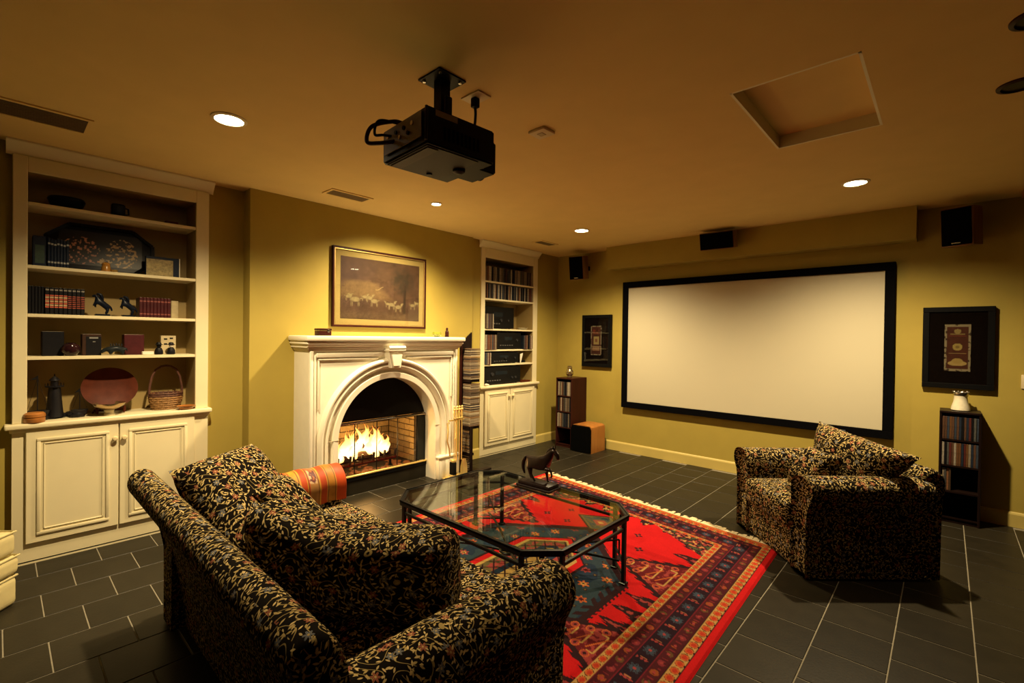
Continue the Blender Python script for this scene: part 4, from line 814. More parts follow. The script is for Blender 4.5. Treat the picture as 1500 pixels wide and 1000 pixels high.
y0, y1 = yy(213, -4.50), yy(262, -4.50); t = thing('boxed_print', 'dark boxed set with a cream patterned front on the second bookcase shelf', 'box', (-4.54, (y0+y1)/2, z)); part('case', G().rbox(-4.53, -4.50, y0, y1, z+.001, z+.155, .003, 1), NAVY, t); part('patterned_front', G().box(-4.502, -4.4985, y0+.004, y1-.04, z+.006, z+.135), M('mottled_cream', (.45, .36, .16), .6, .5, 60), t, smooth=0); part('white_edge', G().box(-4.532, -4.4995, y1, y1+.006, z+.001, z+.155), PAPER, t, smooth=0)
# third shelf
z = 1.639
y0 = yy(41); n = 5; w = (yy(65)-y0)/n
for k in range(n): book(y0+k*w, y0+(k+1)*w, z+.001, .185, JETB, 'plain black book at the end of the third bookcase shelf', 'black books on the third shelf', x1=-4.46)
y0 = yy(65.5); n = 9; w = (yy(124)-y0)/n
for k in range(n):
    t = book(y0+k*w, y0+(k+1)*w, z+.001, .180, JETB, 'black volume with %s spine print on the third bookcase shelf' % ('bright red and cream' if k < 5 else 'dark red'), 'black volumes with red print on the third shelf, %s' % ('bright' if k < 5 else 'dark'), x1=-4.445)
    for j in range(7): part('spine_print', G().box(-4.446, -4.4438, y0+k*w+.002, y0+(k+1)*w-.002, z+.045+j*.013, z+.045+j*.013+(.009 if k < 5 else .004)), (REDF, M('cream_foil', (.55, .38, .2), .4))[j % 2 and k < 5], t, smooth=0)
    part('spine_title', G().box(-4.446, -4.4438, y0+k*w+.003, y0+(k+1)*w-.003, z+.16, z+.170), M('title_grey', (.2, .18, .15), .5), t, smooth=0)
def rearing(name, y, z, s, x, face, label):
    """small glazed horse standing on hind legs on a little block"""
    t = thing(name, label, 'figurine', (x, y, z), 0, local=True); f = face
    part('block', G().rbox(-.03*s, .03*s, -.045*s, .045*s, 0, .014*s, .003, 1), NAVYM, t)
    P = {'pel': (0, .025*f, .075, .021), 'bel': (0, .0, .098, .022), 'che': (0, -.020*f, .115, .024), 'nk': (0, -.030*f, .140, .015), 'hd': (0, -.040*f, .158, .013), 'mz': (0, -.062*f, .148, .007),
         'h1': (.010, .030*f, .045, .010), 'h2': (.010, .018*f, .014, .007), 'i1': (-.010, .034*f, .045, .010), 'i2': (-.010, .024*f, .014, .007), 'f1': (.010, -.045*f, .100, .008), 'f2': (.010, -.055*f, .075, .005), 'g1': (-.010, -.042*f, .092, .008), 'g2': (-.010, -.040*f, .065, .005), 't1': (0, .050*f, .070, .009), 't2': (0, .058*f, .040, .006)}
    P = {k: tuple(c*s for c in v) for k, v in P.items()}
    skin('body', P, [('pel', 'bel'), ('bel', 'che'), ('che', 'nk'), ('nk', 'hd'), ('hd', 'mz'), ('pel', 'h1'), ('h1', 'h2'), ('pel', 'i1'), ('i1', 'i2'), ('che', 'f1'), ('f1', 'f2'), ('che', 'g1'), ('g1', 'g2'), ('pel', 't1'), ('t1', 't2')], NAVYM, t, 2)
    part('mane', G().tube([(0, -.034*f*s, .172*s), (0, -.012*f*s, .165*s), (0, -.002*f*s, .14*s), (0, .006*f*s, .12*s)], [.006*s, .012*s, .011*s, .004*s], 8), NAVYM, t); return t
rearing('horse_figurine', yy(150, -4.47), z+.001, .92, -4.47, 1, 'dark glazed horse figurine next to the black volumes on the third shelf')
rearing('horse_figurine', yy(188, -4.47), z+.001, .86, -4.47, 1, 'dark glazed horse figurine next to the red volumes on the third shelf')
y0 = yy(204); n = 9; w = (yy(250)-y0)/n
for k in range(n): book(y0+k*w, y0+(k+1)*w, z+.001, .150, MAR, 'dark red volume in the set on the third bookcase shelf', 'red volumes on the third shelf', x1=-4.455, d=.14, band=M('faded_red', (.22, .05, .035), .5))
book(yy(251), yy(262), z+.001, .135, BEIGE, 'cream book at the end of the red set on the third shelf', x1=-4.47)
# fourth shelf
z = 1.357
book(yy(62), yy(95), z+.001, .165, JETB, 'thick black boxed volume on the fourth bookcase shelf', x1=-4.49, d=.15)
y = yy(104, -4.46); t = thing('round_vase', 'round dark glossy vase beside the black boxed volume', 'vase', (-4.46, y, z)); part('body', G().lathe([(.022, 0), (.03, .003), (.050, .03), (.052, .05), (.042, .073), (.024, .084), (.026, .09), (.020, .088), (.036, .07), (0, .02)], (-4.46, y, z+.001), 24), M('oxblood_glass', (.02, .006, .008), .08, coat=.5), t)
t = book(yy(121), yy(150), z+.001, .150, M('brown_black_cloth', (.045, .022, .014), .5, .2, 40), 'black faced book with a silver title on the fourth bookcase shelf', x1=-4.49, d=.10); part('black_face', G().box(-4.491, -4.4885, yy(127), yy(149.5), z+.004, z+.135), JETB, t, smooth=0); part('silver_title', G().box(-4.4886, -4.4875, yy(132), yy(145), z+.120, z+.130), SILV, t, smooth=0); part('silver_star', G().box(-4.4886, -4.4875, yy(137), yy(141), z+.095, z+.1), SILV, t, smooth=0)
def beast(name, y, z, s, x, label, mat):
    t = thing(name, label, 'figurine', (x, y, z), 0, local=True)
    P = {'b1': (0, .035, .048, .022), 'b2': (0, 0, .055, .026), 'b3': (0, -.035, .05, .022), 'n': (0, -.06, .045, .016), 'h': (0, -.078, .030, .014), 'm': (0, -.088, .016, .008), 'l1': (.014, .04, .022, .010), 'l1b': (.014, .04, .004, .009), 'l2': (-.014, .04, .022, .010), 'l2b': (-.014, .04, .004, .009), 'l3': (.014, -.03, .022, .010), 'l3b': (.014, -.03, .004, .009), 'l4': (-.014, -.03, .022, .010), 'l4b': (-.014, -.03, .004, .009), 't': (0, .062, .05, .006), 'u': (0, .07, .03, .004)}
    P = {k: tuple(c*s for c in v) for k, v in P.items()}
    skin('body', P, [('b1', 'b2'), ('b2', 'b3'), ('b3', 'n'), ('n', 'h'), ('h', 'm'), ('b1', 'l1'), ('l1', 'l1b'), ('b1', 'l2'), ('l2', 'l2b'), ('b3', 'l3'), ('l3', 'l3b'), ('b3', 'l4'), ('l4', 'l4b'), ('b1', 't'), ('t', 'u')], mat, t, 2)
    for k in range(5): part('crest_spike', G().lathe([(.007*s, 0), (0, .022*s)], (0, (-.03+k*.016)*s, (.072+.004*(k == 2))*s), 6), mat, t)
    return t
beast('beast_figurine', yy(170, -4.46), z+.001, .95, -4.46, 'dark four-legged figurine with a spiky back on the fourth shelf', M('dark_jade', (.014, .018, .02), .3, .3, 30))
book(yy(183), yy(213), z+.001, .150, MAR, 'dark red boxed volume on the fourth bookcase shelf', x1=-4.49, d=.10)
y = yy(217, -4.44); single('cream_domino_box', G().rbox(-4.46, -4.425, y-.035, y+.035, z+.001, z+.026, .003, 1), PAPER, 'little cream box lying on the front of the fourth shelf', 'box')
y0, y1 = yy(236, -4.52), yy(258, -4.52); t = thing('postcard_block', 'upright cream card block with dark print behind the small figures', 'card', (-4.53, (y0+y1)/2, z)); part('card', G().rbox(-4.56, -4.52, y0, y1, z+.001, z+.145, .002, 1), M('cream_card', (.58, .48, .28), .7), t)
for k, (fy, fz) in enumerate(((.3, .82), (.68, .86), (.66, .60), (.3, .55))): part('dark_print', G().box(-4.5205, -4.519, y0+(y1-y0)*fy-.01, y0+(y1-y0)*fy+.012, z+.145*fz-.006, z+.145*fz+.006), JETB, t, smooth=0)
for px, lb, mt in ((233, 'small seated dark figurine in front of the cream card block', JETB), (251, 'small pale-faced figurine in a dark cap in front of the cream card block', PAPER)):
    y = yy(px, -4.46); t = thing('seated_figurine', lb, 'figurine', (-4.46, y, z))
    part('body', G().lathe([(.024, 0), (.028, .008), (.026, .03), (.018, .05), (.008, .055)], (-4.46, y, z+.001), 14), JETB, t); part('head', G().sphere((-4.455, y, z+.068), .016, n=12, m=8), mt, t); part('cap', G().lathe([(.028, 0), (.018, .006), (.014, .018), (0, .022)], (-4.46, y, z+.075), 14), JETB, t)
# ---- on the bookcase counter
z = .926
y = yy(51, -4.38, 590); t = thing('round_wooden_box', 'round orange wooden box with a lid at the end of the bookcase counter', 'box', (-4.40, y, z)); part('body', G().lathe([(.048, 0), (.052, .006), (.052, .03), (.046, .034)], (-4.40, y, z), 24), OWOOD, t); part('lid', G().lathe([(.046, .034), (.053, .038), (.052, .056), (.042, .066), (0, .068)], (-4.40, y, z), 24), OWOOD, t)
# lighthouse with two little boats
x, y = -4.53, yy(80, -4.53, 560); t = thing('lighthouse_model', 'dark metal lighthouse on rocks with two little sailing boats on the bookcase counter', 'model', (x, y, z)); DM = M('dark_pewter', (.012, .011, .014), .4, .3, 40, metal=.4)
g = G()
for k in range(16): g.sphere((x+random.uniform(-.05, .05), y+random.uniform(-.10, .12), z+.014), random.uniform(.02, .035), (1, 1.3, .75), 8, 5)
part('rocks', g, DM, t); part('tower', G().lathe([(.050, .01), (.046, .03), (.040, .10), (.032, .20), (.030, .215)], (x, y, z), 16), DM, t); part('gallery', G().lathe([(.030, .212), (.048, .216), (.048, .222), (.02, .224)], (x, y, z), 16), DM, t); part('lantern_room', G().lathe([(.021, .222), (.021, .262)], (x, y, z), 12), DM, t); part('lantern_roof', G().lathe([(.031, .260), (.018, .278), (.004, .29), (.003, .305), (0, .307)], (x, y, z), 12), DM, t)
for k in range(8): a = 2*PI*k/8; part('railing_post', G().tube([(x+.046*math.cos(a), y+.046*math.sin(a), z+.22), (x+.046*math.cos(a), y+.046*math.sin(a), z+.242)], .002, 5), DM, t)
def boat(yb, s, h):
    b = part('boat_hull', G().grid(lambda u, v: (x+.045+.022*s*math.sin(u*2*PI)*(.6+.4*v), yb+.055*s*math.cos(u*2*PI)*(.75+.25*v), z+.02+.04*s*v), 16, 4, True).box(x+.03, x+.06, yb-.04*s, yb+.04*s, z+.02, z+.052*s+.008), DM, t)
    part('mast', G().tube([(x+.045, yb, z+.05), (x+.045, yb, z+h)], .003, 6), DM, b); part('rigging', G().tube([(x+.045, yb, z+h*.95), (x+.045, yb+.045*s, z+.06)], .0012, 5).tube([(x+.045, yb, z+h*.95), (x+.045, yb-.045*s, z+.06)], .0012, 5), DM, b)
    part('pennant', G().prism([(0, h), (-.035*s, h-.03), (0, h-.022)], lambda u, v, d: (x+.045+d, yb+u, z+v), -.001, .001), DM, b)
boat(y-.085, 1.15, .30); boat(y+.125, .85, .20)
# oval wooden platter on a stand
x, y = -4.56, yy(161, -4.56, 560); t = thing('wooden_platter', 'large dark oval wooden platter propped on a stand on the bookcase counter', 'platter', (x, y, z))
g = G().lathe([(.0, -.012), (.08, -.010), (.13, 0), (.158, .014), (.160, .02), (.152, .018), (.12, .006), (.06, .0), (0, -.001)], (0, 0, 0), 40, 1.02, .94)
g.xf(lambda p: (x+p[2]*.95-p[1]*.28, y+p[0], z+.185+p[1]*.96+p[2]*.28)); part('platter', g, RWOOD, t)
for s in (-1, 1): part('stand_leg', G().tube([(x-.05, y+s*.09, z+.006), (x+.02, y+s*.085, z+.03), (x+.055, y+s*.075, z+.012), (x+.055, y+s*.078, z+.055)], .008, 8), RWOOD, t)
part('stand_bar', G().tube([(x+.0, y-.088, z+.025), (x+.0, y+.088, z+.025)], .007, 8), RWOOD, t)
x2, y2 = -4.45, yy(160, -4.45, 590)
t = thing('pewter_bowl', 'shallow shiny metal bowl on a small glass foot before the oval platter', 'bowl', (x2, y2, z)); part('bowl', G().lathe([(.02, .038), (.045, .043), (.085, .068), (.096, .088), (.09, .088), (.07, .06), (0, .05)], (x2, y2, z), 28), M('warm_pewter', (.42, .30, .17), .22, .1, 20, metal=.9), t); part('glass_foot', G().lathe([(.034, 0), (.036, .006), (.026, .02), (.03, .038)], (x2, y2, z), 16), M('cut_glass', (.6, .52, .32), .1), t)
# wicker basket with a hoop handle
x, y = -4.53, yy(243, -4.53, 570); t = thing('wicker_basket', 'brown wicker basket with a tall hoop handle on the bookcase counter', 'basket', (x, y, z)); rx, ry = .075, .105
for k in range(8):
    r = .80+.20*math.sin(PI*min(1, k/7)*.6); zz = z+.008+k*.0165; P = [(x+rx*r*math.cos(a)*(1+.02*math.sin(a*12+k*PI)), y+ry*r*math.sin(a)*(1+.02*math.sin(a*12+k*PI)), zz) for a in np.linspace(0, 2*PI, 49)[:-1]]
    part('woven_row', G().tube(P, .0088, 6, closed=True), WICK if k < 6 else WICKD, t)
for k in range(20):
    a = 2*PI*k/20; part('stake', G().tube([(x+rx*.80*math.cos(a), y+ry*.80*math.sin(a), z+.004), (x+rx*1.03*math.cos(a), y+ry*1.03*math.sin(a), z+.075), (x+rx*.98*math.cos(a), y+ry*.98*math.sin(a), z+.135)], .0045, 5), WICK, t)
part('bottom', G().lathe([(0, .003), (.8, .003), (.8, .010), (0, .010)], (0, 0, 0), 24).xf(lambda p: (x+p[0]*rx, y+p[1]*ry, z+p[2])), WICK, t)
part('handle', G().tube([(x, y+ry*1.02*c_, z+zz) for c_, zz in ((-1, .10), (-.98, .17), (-.86, .25), (-.62, .31), (-.3, .335), (0, .34), (.3, .335), (.62, .31), (.86, .25), (.98, .17), (1, .10))], .0085, 8), WICKD, t)
y = yy(273, -4.40, 600); single('wooden_dish', G().lathe([(.03, 0), (.036, .004), (.052, .02), (.056, .03), (.048, .028), (.03, .012), (0, .010)], (-4.405, y, z), 24, 1, 1.15), OWOOD, 'small shallow orange wooden dish at the end of the bookcase counter near the basket', 'dish')
# ================================================================== rug
RC = [(-3.29, 4.18), (-.87, 3.86), (-.775, .75), (-3.27, .85)]     # far left, far right, near right, near left
def rug_xy(U, V):                                              # U across (0 left), V along (0 far)
    x = RC[0][0]*(1-U)*(1-V)+RC[1][0]*U*(1-V)+RC[2][0]*U*V+RC[3][0]*(1-U)*V
    y = RC[0][1]*(1-U)*(1-V)+RC[1][1]*U*(1-V)+RC[2][1]*U*V+RC[3][1]*(1-U)*V
    return x, y
RW, RL = 2.45, 3.22
def rug_paint(U, V):
    x = U*RW; y = V*RL                                         # metres on the rug
    n1 = snoise(U.shape, 30, 21, 3); n2 = snoise(U.shape, 5, 22, 2); n3 = RNG.random(U.shape)
    RED = (.42, .007, .009); DK = (.022, .007, .010); MAROON = (.10, .008, .012); CREAM = (.38, .215, .07); ORG = (.40, .085, .022); BLUE = (.012, .022, .045); ROSE = (.25, .035, .035); OLV = (.10, .07, .03); SLATE = (.022, .036, .052)
    c = np.empty(U.shape+(3,)); c[:] = RED
    def put(m, col): c[m] = col
    # --- field
    ds0 = np.minimum(y, RL-y)
    fx = abs(x-RW/2); HW = RW/2-.385                            # distance from long axis
    yc = y-1.68; fy = abs(yc)
    tooth = .016*(np.floor(y/.022) % 2)
    toothx = .016*(np.floor(x/.022) % 2)
    # blue medallion: stepped hexagon with red and brown heart
    hx = fx/.60+np.maximum(fy-.34, 0)/.52
    jag = .03*(np.floor((fx+fy*1.4)/.03) % 2)
    put(hx+jag < 1.10, DK); put(hx < 1.0, SLATE); put((hx < 1.0) & (n1 > .55), BLUE)
    for i in range(-5, 6):
        for j in range(-6, 7):
            ax = RW/2+i*.17+(.085 if j % 2 else 0); ay = 1.68+j*.15
            d = np.hypot((x-ax)*1.0, (y-ay)*1.25); th = np.arctan2(y-ay, x-ax); pet = .034+.010*np.cos(6*th)
            m = (hx < .92) & (hx > .50); put(m & (d < pet), ORG if (i+j) % 2 else ROSE); put(m & (d < pet*.55), CREAM if (i+j) % 3 else MAROON); put(m & (d < pet*.28), DK)
    put((hx < .52), DK); put(hx < .49, RED); put((hx < .40) & (hx > .36), CREAM); put((hx < .36), OLV); put((hx < .30) & (n2 > .45), ROSE); put((hx < .16), BLUE); put(hx < .07, CREAM)
    m = (hx > .92) & (hx < 1.0); put(m & ((np.floor((fx*.9+fy*1.1)/.045) % 2) == 0), DK)
    tri = np.abs(((x*1.0+y*.6)/.16) % 1-.5)+np.abs(((x*.6-y)/.16) % 1-.5); m = (hx > .52) & (hx < .90); put(m & (tri < .13), DK); put(m & (tri < .07), OLV)
    lat = (np.abs(((x+y)/.11) % 1-.5) < .07) | (np.abs(((x-y)/.11) % 1-.5) < .07); put((hx < .34) & lat, DK)
    # small scattered blossoms in the open red field
    for i in range(-4, 5):
        for j in range(-7, 8):
            ax = RW/2+i*.23+(.115 if j % 2 else 0); ay = 1.68+j*.21; d = np.hypot(x-ax, y-ay); th = np.arctan2(y-ay, x-ax)
            m = (hx > 1.22) & (fx < HW-.30) & (ds0 > .52); put(m & (d < .026+.010*np.cos(4*th)), DK); put(m & (d < .012), ROSE)
    # pendants at the ends of the medallion
    for s in (-1, 1):
        ay = 1.68+s*1.02; e = fx/.24+abs(y-ay)/.17; put(e+jag < 1.05, DK); put(e < .92, OLV); put((e < .78) & (n2 > .4), SLATE); put(e < .36, ROSE); put(e < .14, CREAM)
    # spandrel triangles growing out of the long borders
    for cy_, hw, ln in ((.18, .30, .42), (1.06, .26, .46), (1.94, .20, .40), (2.80, .26, .44)):
        k = (HW-fx)/ln; edge = hw*(1-k)
        m = (k > -.1) & (k < 1) & (abs(y-cy_) < edge+tooth*1.2); put(m, DK)
        mi = (k > -.1) & (k < .9) & (abs(y-cy_) < edge-.035); put(mi, MAROON)
        put(mi & (n2 > .58), ROSE)
        for q in range(4):
            kk = .08+q*.2; ww = hw*(1-kk)-.05
            put((abs(k-kk) < .012) & (abs(y-cy_) < ww*.6), CREAM); put((abs(abs(y-cy_)-ww*.6) < .006) & (k > kk) & (k < kk+.10), CREAM)
            for sy in (-1, 1):
                dd = np.hypot(k*ln-kk*ln-.03, abs(y-cy_)-ww*.8); put((dd < .026) & (abs(y-cy_) < hw), ORG); put((dd < .020), ROSE); put((dd < .009), DK)
            put((abs(k*ln-kk*ln-.02-(y-cy_)*.5) < .005) & (abs(y-cy_) < ww*.5), ORG)
    for cy_ in (.70, .52, 1.42, 1.58, 1.74, 2.28, 2.44):
        k = (HW-fx)/.17; put((k > -.1) & (k < 1) & (abs(y-cy_)+tooth*.8 < .055*(1-k)+.012), DK); put((k > 0) & (k < .75) & (abs(y-cy_) < .02*(1-k)) & (n2 > .45), ROSE)
    # corners of the field near the short ends
    dend = np.minimum(y, RL-y)-.33
    for cx_ in np.arange(.1, RW, .20):
        k = dend/.10; put((k > -.1) & (k < 1) & (abs(x-cx_)+toothx < .07*(1-k)+.01), DK); put((k > 0) & (k < .7) & (abs(x-cx_) < .03) & (n2 > .5), CREAM)
    cor = (dend > -.1) & ((HW-fx) > -.1) & ((HW-fx)/.50+dend/.26 < 1); put(cor, DK); put(cor & (n2 > .52), ROSE); put(cor & (n2 > .66), CREAM); put(cor & (n2 < .30), (.05, .06, .03))
    # --- borders: distance from long edge, or from the short end
    dl = np.minimum(x, RW-x); ds = np.minimum(y, RL-y)*.385/.33; side = dl < ds; d = np.minimum(dl, ds); run = np.where(side, y, x)
    b = d < .385; put(b, MAROON)
    def s_band(a0, a1, per):
        m = b & (d >= a0) & (d < a1); q = (d-a0)/(a1-a0); put(m, CREAM); ph = (run/per) % 1
        e = ((ph-.5)/.44)**2+((q-.5)/.40)**2; put(m & (e < 1), DK); put(m & (e < .80), ORG); put(m & (e < .32), (.36, .03, .015)); put(m & ((q < .06) | (q > .94)), DK)
    put(b & (d < .045) & side, RED); put(b & (d < .045) & ~side, ORG)
    s_band(.045, .105, .062); s_band(.335, .385, .062)
    for a0, a1, sd in ((.105, .175, 0), (.265, .335, .5)):
        m = b & (d >= a0) & (d < a1); q = (d-a0)/(a1-a0); put(m, (.055, .008, .012)); ph = (run/.085+sd) % 1; e = ((ph-.5)/.26)**2+((q-.5)/.30)**2
        alt = (np.floor(run/.085+sd) % 3); leafy = (n2 > .40)
        for k_, cc in ((0, (.16, .02, .028)), (1, (.22, .05, .015)), (2, (.09, .045, .018))): put(m & (e < 1) & (alt == k_) & leafy, cc)
        put(m & (e < .18), ROSE); put(m & (abs(ph) < .10) & (abs(q-.5) < .22) & leafy, (.14, .016, .02)); put(m & ((q < .05) | (q > .95)), (.13, .010, .018))
    m = b & (d >= .175) & (d < .265); q = (d-.22); ph = ((run/.17) % 1-.5)*.17; put(m, (.016, .006, .012)); rr = np.hypot(q, ph); th = np.arctan2(q, ph); put(m & (rr < .031+.006*np.cos(8*th)), (.035, .048, .075)); put(m & (rr < .034) & (abs(np.sin(4*th)) < .16), DK); put(m & (rr < .009), ROSE)
    ph2 = (((run/.17+.5) % 1)-.5)*.17; put(m & (abs(ph2) < .005+.004*np.sin(q*260)) & (abs(q) < .034), ROSE); put(m & (abs(ph2+.014) < .003) & (abs(q) < .02), (.28, .10, .05))
    c *= (.82+.22*n1+.20*(n3-.5))[..., None]
    return c[..., 0], c[..., 1], c[..., 2]
RUGM = vcol_mat('wool_rug_pile', .95, bump=.35, bscale=420, spec=.08)
def rug_pos(U, V):
    x, y = rug_xy(U, V); ed = np.minimum(np.minimum(U, 1-U)*RW, np.minimum(V, 1-V)*RL); return x+2.05, y-2.4, np.where(ed < .006, .0015, .0105)
rug = link('persian_rug', vgrid('persian_rug', 470, 620, rug_pos, rug_paint, RUGM), None); rug.location = (-2.05, 2.4, 0); tag(rug, 'red patterned wool rug with dark borders under the glass table', 'rug')
g = G()
for k in range(150):
    u = (k+.5)/150; x, y = [float(a) for a in rug_xy(np.array(u), np.array(0.0))]; L_ = random.uniform(.035, .085); w = .0075; dx = random.uniform(-.022, .022)
    g.add([(x-w, y-.004, .003), (x+w, y-.004, .003), (x+w*1.6+dx, y+L_, .0015), (x-w*1.6+dx, y+L_, .0015), (x-w, y-.004, .011), (x+w, y-.004, .011), (x+w*1.6+dx, y+L_, .006), (x-w*1.6+dx, y+L_, .006)], [(0, 3, 2, 1), (4, 5, 6, 7), (0, 1, 5, 4), (1, 2, 6, 5), (2, 3, 7, 6), (3, 0, 4, 7)])
g.xf(lambda p: (p[0]+2.05, p[1]-2.4, p[2])); o = link('fringe', g.mesh('fringe'), M('cream_fringe_cotton', (.68, .56, .34), .9, .15, 60), rug); o['kind'] = 'stuff'
RZ = .0108
# ================================================================== coffee table
TX0, TX1, TY0, TY1, TZ, CL = -2.80, -1.425, 1.81, 2.79, .437, .15
t = thing('coffee_table', 'octagonal glass coffee table on a black iron frame', 'coffee table', ((TX0+TX1)/2, (TY0+TY1)/2, RZ))
def octa(i=0, cl=CL): return [(TX0+i+cl, TY0+i), (TX1-i-cl, TY0+i), (TX1-i, TY0+i+cl), (TX1-i, TY1-i-cl), (TX1-i-cl, TY1-i), (TX0+i+cl, TY1-i), (TX0+i, TY1-i-cl), (TX0+i, TY0+i+cl)]
part('glass_top', G().prism(octa(.016, CL-.004), MXY, TZ-.010, TZ), GLASS, t, 'clear bevelled glass top', smooth=0)
oc = octa(.008)
for i in range(8): p, q = oc[i], oc[(i+1) % 8]; part('top_rail', G().bar((*p, TZ-.016), (*q, TZ-.016), .026, .028), IRON, t, smooth=0)
for i in range(8): p, q = octa()[i], octa()[(i+1) % 8]; part('rim_lip', G().bar((*p, TZ-.003), (*q, TZ-.003), .010, .012), IRON, t, smooth=0)
oc2 = octa(.020)
for i in range(8): p, q = oc2[i], oc2[(i+1) % 8]; part('lower_rail', G().bar((*p, TZ-.085), (*q, TZ-.085), .014, .016), IRON, t, smooth=0)
for (x, y) in oc2:
    lg = part('leg', G().bar((x, y, RZ), (x, y, TZ-.03), .022, .022), IRON, t, smooth=0); part('foot', G().rbox(x-.022, x+.022, y-.022, y+.022, RZ, RZ+.014, .003, 1), IRON, lg)
for i in (1, 3, 5, 7):
    p, q = Vector((*oc2[i], 0)), Vector((*oc2[(i+1) % 8], 0)); mid = (p+q)/2
    part('bracket', G().bar((*p.xy, .15), (*q.xy, .15), .010, .014).bar((*p.xy, .06), (*q.xy, .06), .010, .012), IRON, t, smooth=0)
    ctr = Vector(((TX0+TX1)/2, (TY0+TY1)/2, 0)); pts = []
    for k in range(13): s = k/12; w = mid.lerp(ctr, s); pts.append((w.x, w.y, .105+.035*math.sin(s*PI)))
    part('stretcher', G().tube(pts, .008, 8), IRON, t)
    pts = [(mid.lerp(ctr, s).x, mid.lerp(ctr, s).y, .24-.12*s) for s in np.linspace(0, .35, 5)]; part('scroll', G().tube(pts, .006, 6).tube([(mid.x, mid.y, .15), (mid.x, mid.y, .24)], .006, 6), IRON, t)
    part('corner_boss', G().sphere((mid.x, mid.y, TZ-.05), .016, n=10, m=7), IRON, t)
part('centre_ring', G().tube([((TX0+TX1)/2+.06*math.cos(a), (TY0+TY1)/2+.06*math.sin(a), .115) for a in np.linspace(0, 2*PI, 25)[:-1]], .009, 8, closed=True), IRON, t)
# ---- bronze horse on the table
hz = thing('horse_statue', 'dark bronze prancing horse on a rectangular base at the edge of the glass table', 'statue', (-2.17, 2.665, TZ+.0005), math.radians(2), local=True)
part('base', G().rbox(-.15, .15, -.075, .075, 0, .018, .004, 1).rbox(-.14, .14, -.066, .066, .018, .042, .008, 2), EBONY, hz)
HS = 1.1
P = {'pel': (-.065, 0, .185, .044), 'bar': (-.01, 0, .178, .047), 'che': (.05, 0, .185, .044), 'nk1': (.086, 0, .222, .036), 'nk2': (.112, 0, .265, .028), 'pol': (.135, 0, .290, .021), 'fh': (.166, 0, .262, .018), 'mz': (.176, -.002, .228, .012),
     'hl1': (-.085, .024, .14, .026), 'hl2': (-.105, .026, .095, .0125), 'hl3': (-.090, .026, .058, .008), 'hl4': (-.078, .026, .045, .011),
     'hr1': (-.060, -.024, .14, .026), 'hr2': (-.050, -.026, .095, .0125), 'hr3': (-.020, -.026, .06, .008), 'hr4': (-.008, -.026, .046, .011),
     'fl1': (.055, .022, .14, .017), 'fl2': (.062, .022, .095, .0095), 'fl3': (.068, .022, .058, .007), 'fl4': (.078, .022, .046, .010),
     'fr1': (.075, -.022, .150, .017), 'fr2': (.125, -.024, .155, .0105), 'fr3': (.138, -.024, .115, .0065), 'fr4': (.130, -.024, .100, .008),
     't1': (-.112, 0, .205, .013), 't2': (-.140, 0, .17, .017), 't3': (-.142, 0, .115, .013), 't4': (-.125, 0, .075, .006)}
skin('horse_body', P, [('pel', 'bar'), ('bar', 'che'), ('che', 'nk1'), ('nk1', 'nk2'), ('nk2', 'pol'), ('pol', 'fh'), ('fh', 'mz'), ('pel', 'hl1'), ('hl1', 'hl2'), ('hl2', 'hl3'), ('hl3', 'hl4'), ('pel', 'hr1'), ('hr1', 'hr2'), ('hr2', 'hr3'), ('hr3', 'hr4'), ('che', 'fl1'), ('fl1', 'fl2'), ('fl2', 'fl3'), ('fl3', 'fl4'), ('che', 'fr1'), ('fr1', 'fr2'), ('fr2', 'fr3'), ('fr3', 'fr4'), ('pel', 't1'), ('t1', 't2'), ('t2', 't3'), ('t3', 't4')], BRONZE, hz, 2)
part('mane', G().tube([(.146, 0, .306), (.118, .002, .300), (.092, .004, .276), (.070, .006, .246), (.05, .006, .222)], [.007, .014, .017, .014, .006], 10), BRONZE, hz)
for s in (-1, 1): part('ear', G().lathe([(.007, 0), (.008, .008), (0, .026)], (0, 0, 0), 8).xf(lambda p: (.138+p[0]*.6, s*.013+p[1], .302+p[2])), BRONZE, hz)

# ================================================================== sofa
def loft(prof, run0, run1, axis, round0=0, round1=0, n=6):
    """closed profile extruded along an axis, the ends rounded off"""
    cu = sum(p[0] for p in prof)/len(prof); cv = sum(p[1] for p in prof)/len(prof); secs = []
    for k in range(n+1):
        if round0: a = k/n*PI/2; secs.append((run0+round0*(1-math.sin(a)), 1-round0*1.0*(1-math.cos(PI/2-a))*0-(1-math.sin(a))*0, round0*(1-math.sqrt(max(0, 1-(1-math.sin(a))**2)))))
    if not round0: secs.append((run0, 1, 0))
    for k in range(n+1):
        if round1: a = k/n*PI/2; secs.append((run1-round1*(1-math.sin(PI/2-a)) if False else run1-round1+round1*math.sin(a), 1, round1*(1-math.cos(a))))
    if not round1: secs.append((run1, 1, 0))
    g = G(); m = len(prof); vs_ = []
    umin, umax = min(p[0] for p in prof), max(p[0] for p in prof); vmin, vmax = min(p[1] for p in prof), max(p[1] for p in prof)
    for pos, _, ins in secs:
        ku = 1-2*ins/(umax-umin); kv = 1-2*ins/(vmax-vmin)
        for u, v in prof:
            uu = cu+(u-cu)*ku; vv = v if v < vmin+.06 else vmin+(v-vmin)*(1-ins/(vmax-vmin)); vs_.append((uu, pos, vv) if axis == 'y' else (pos, uu, vv))
    fs = [(j*m+i, j*m+(i+1) % m, (j+1)*m+(i+1) % m, (j+1)*m+i) for j in range(len(secs)-1) for i in range(m)]; fs += [tuple(range(m)), tuple((len(secs)-1)*m+i for i in range(m))]
    return g.add(vs_, fs)
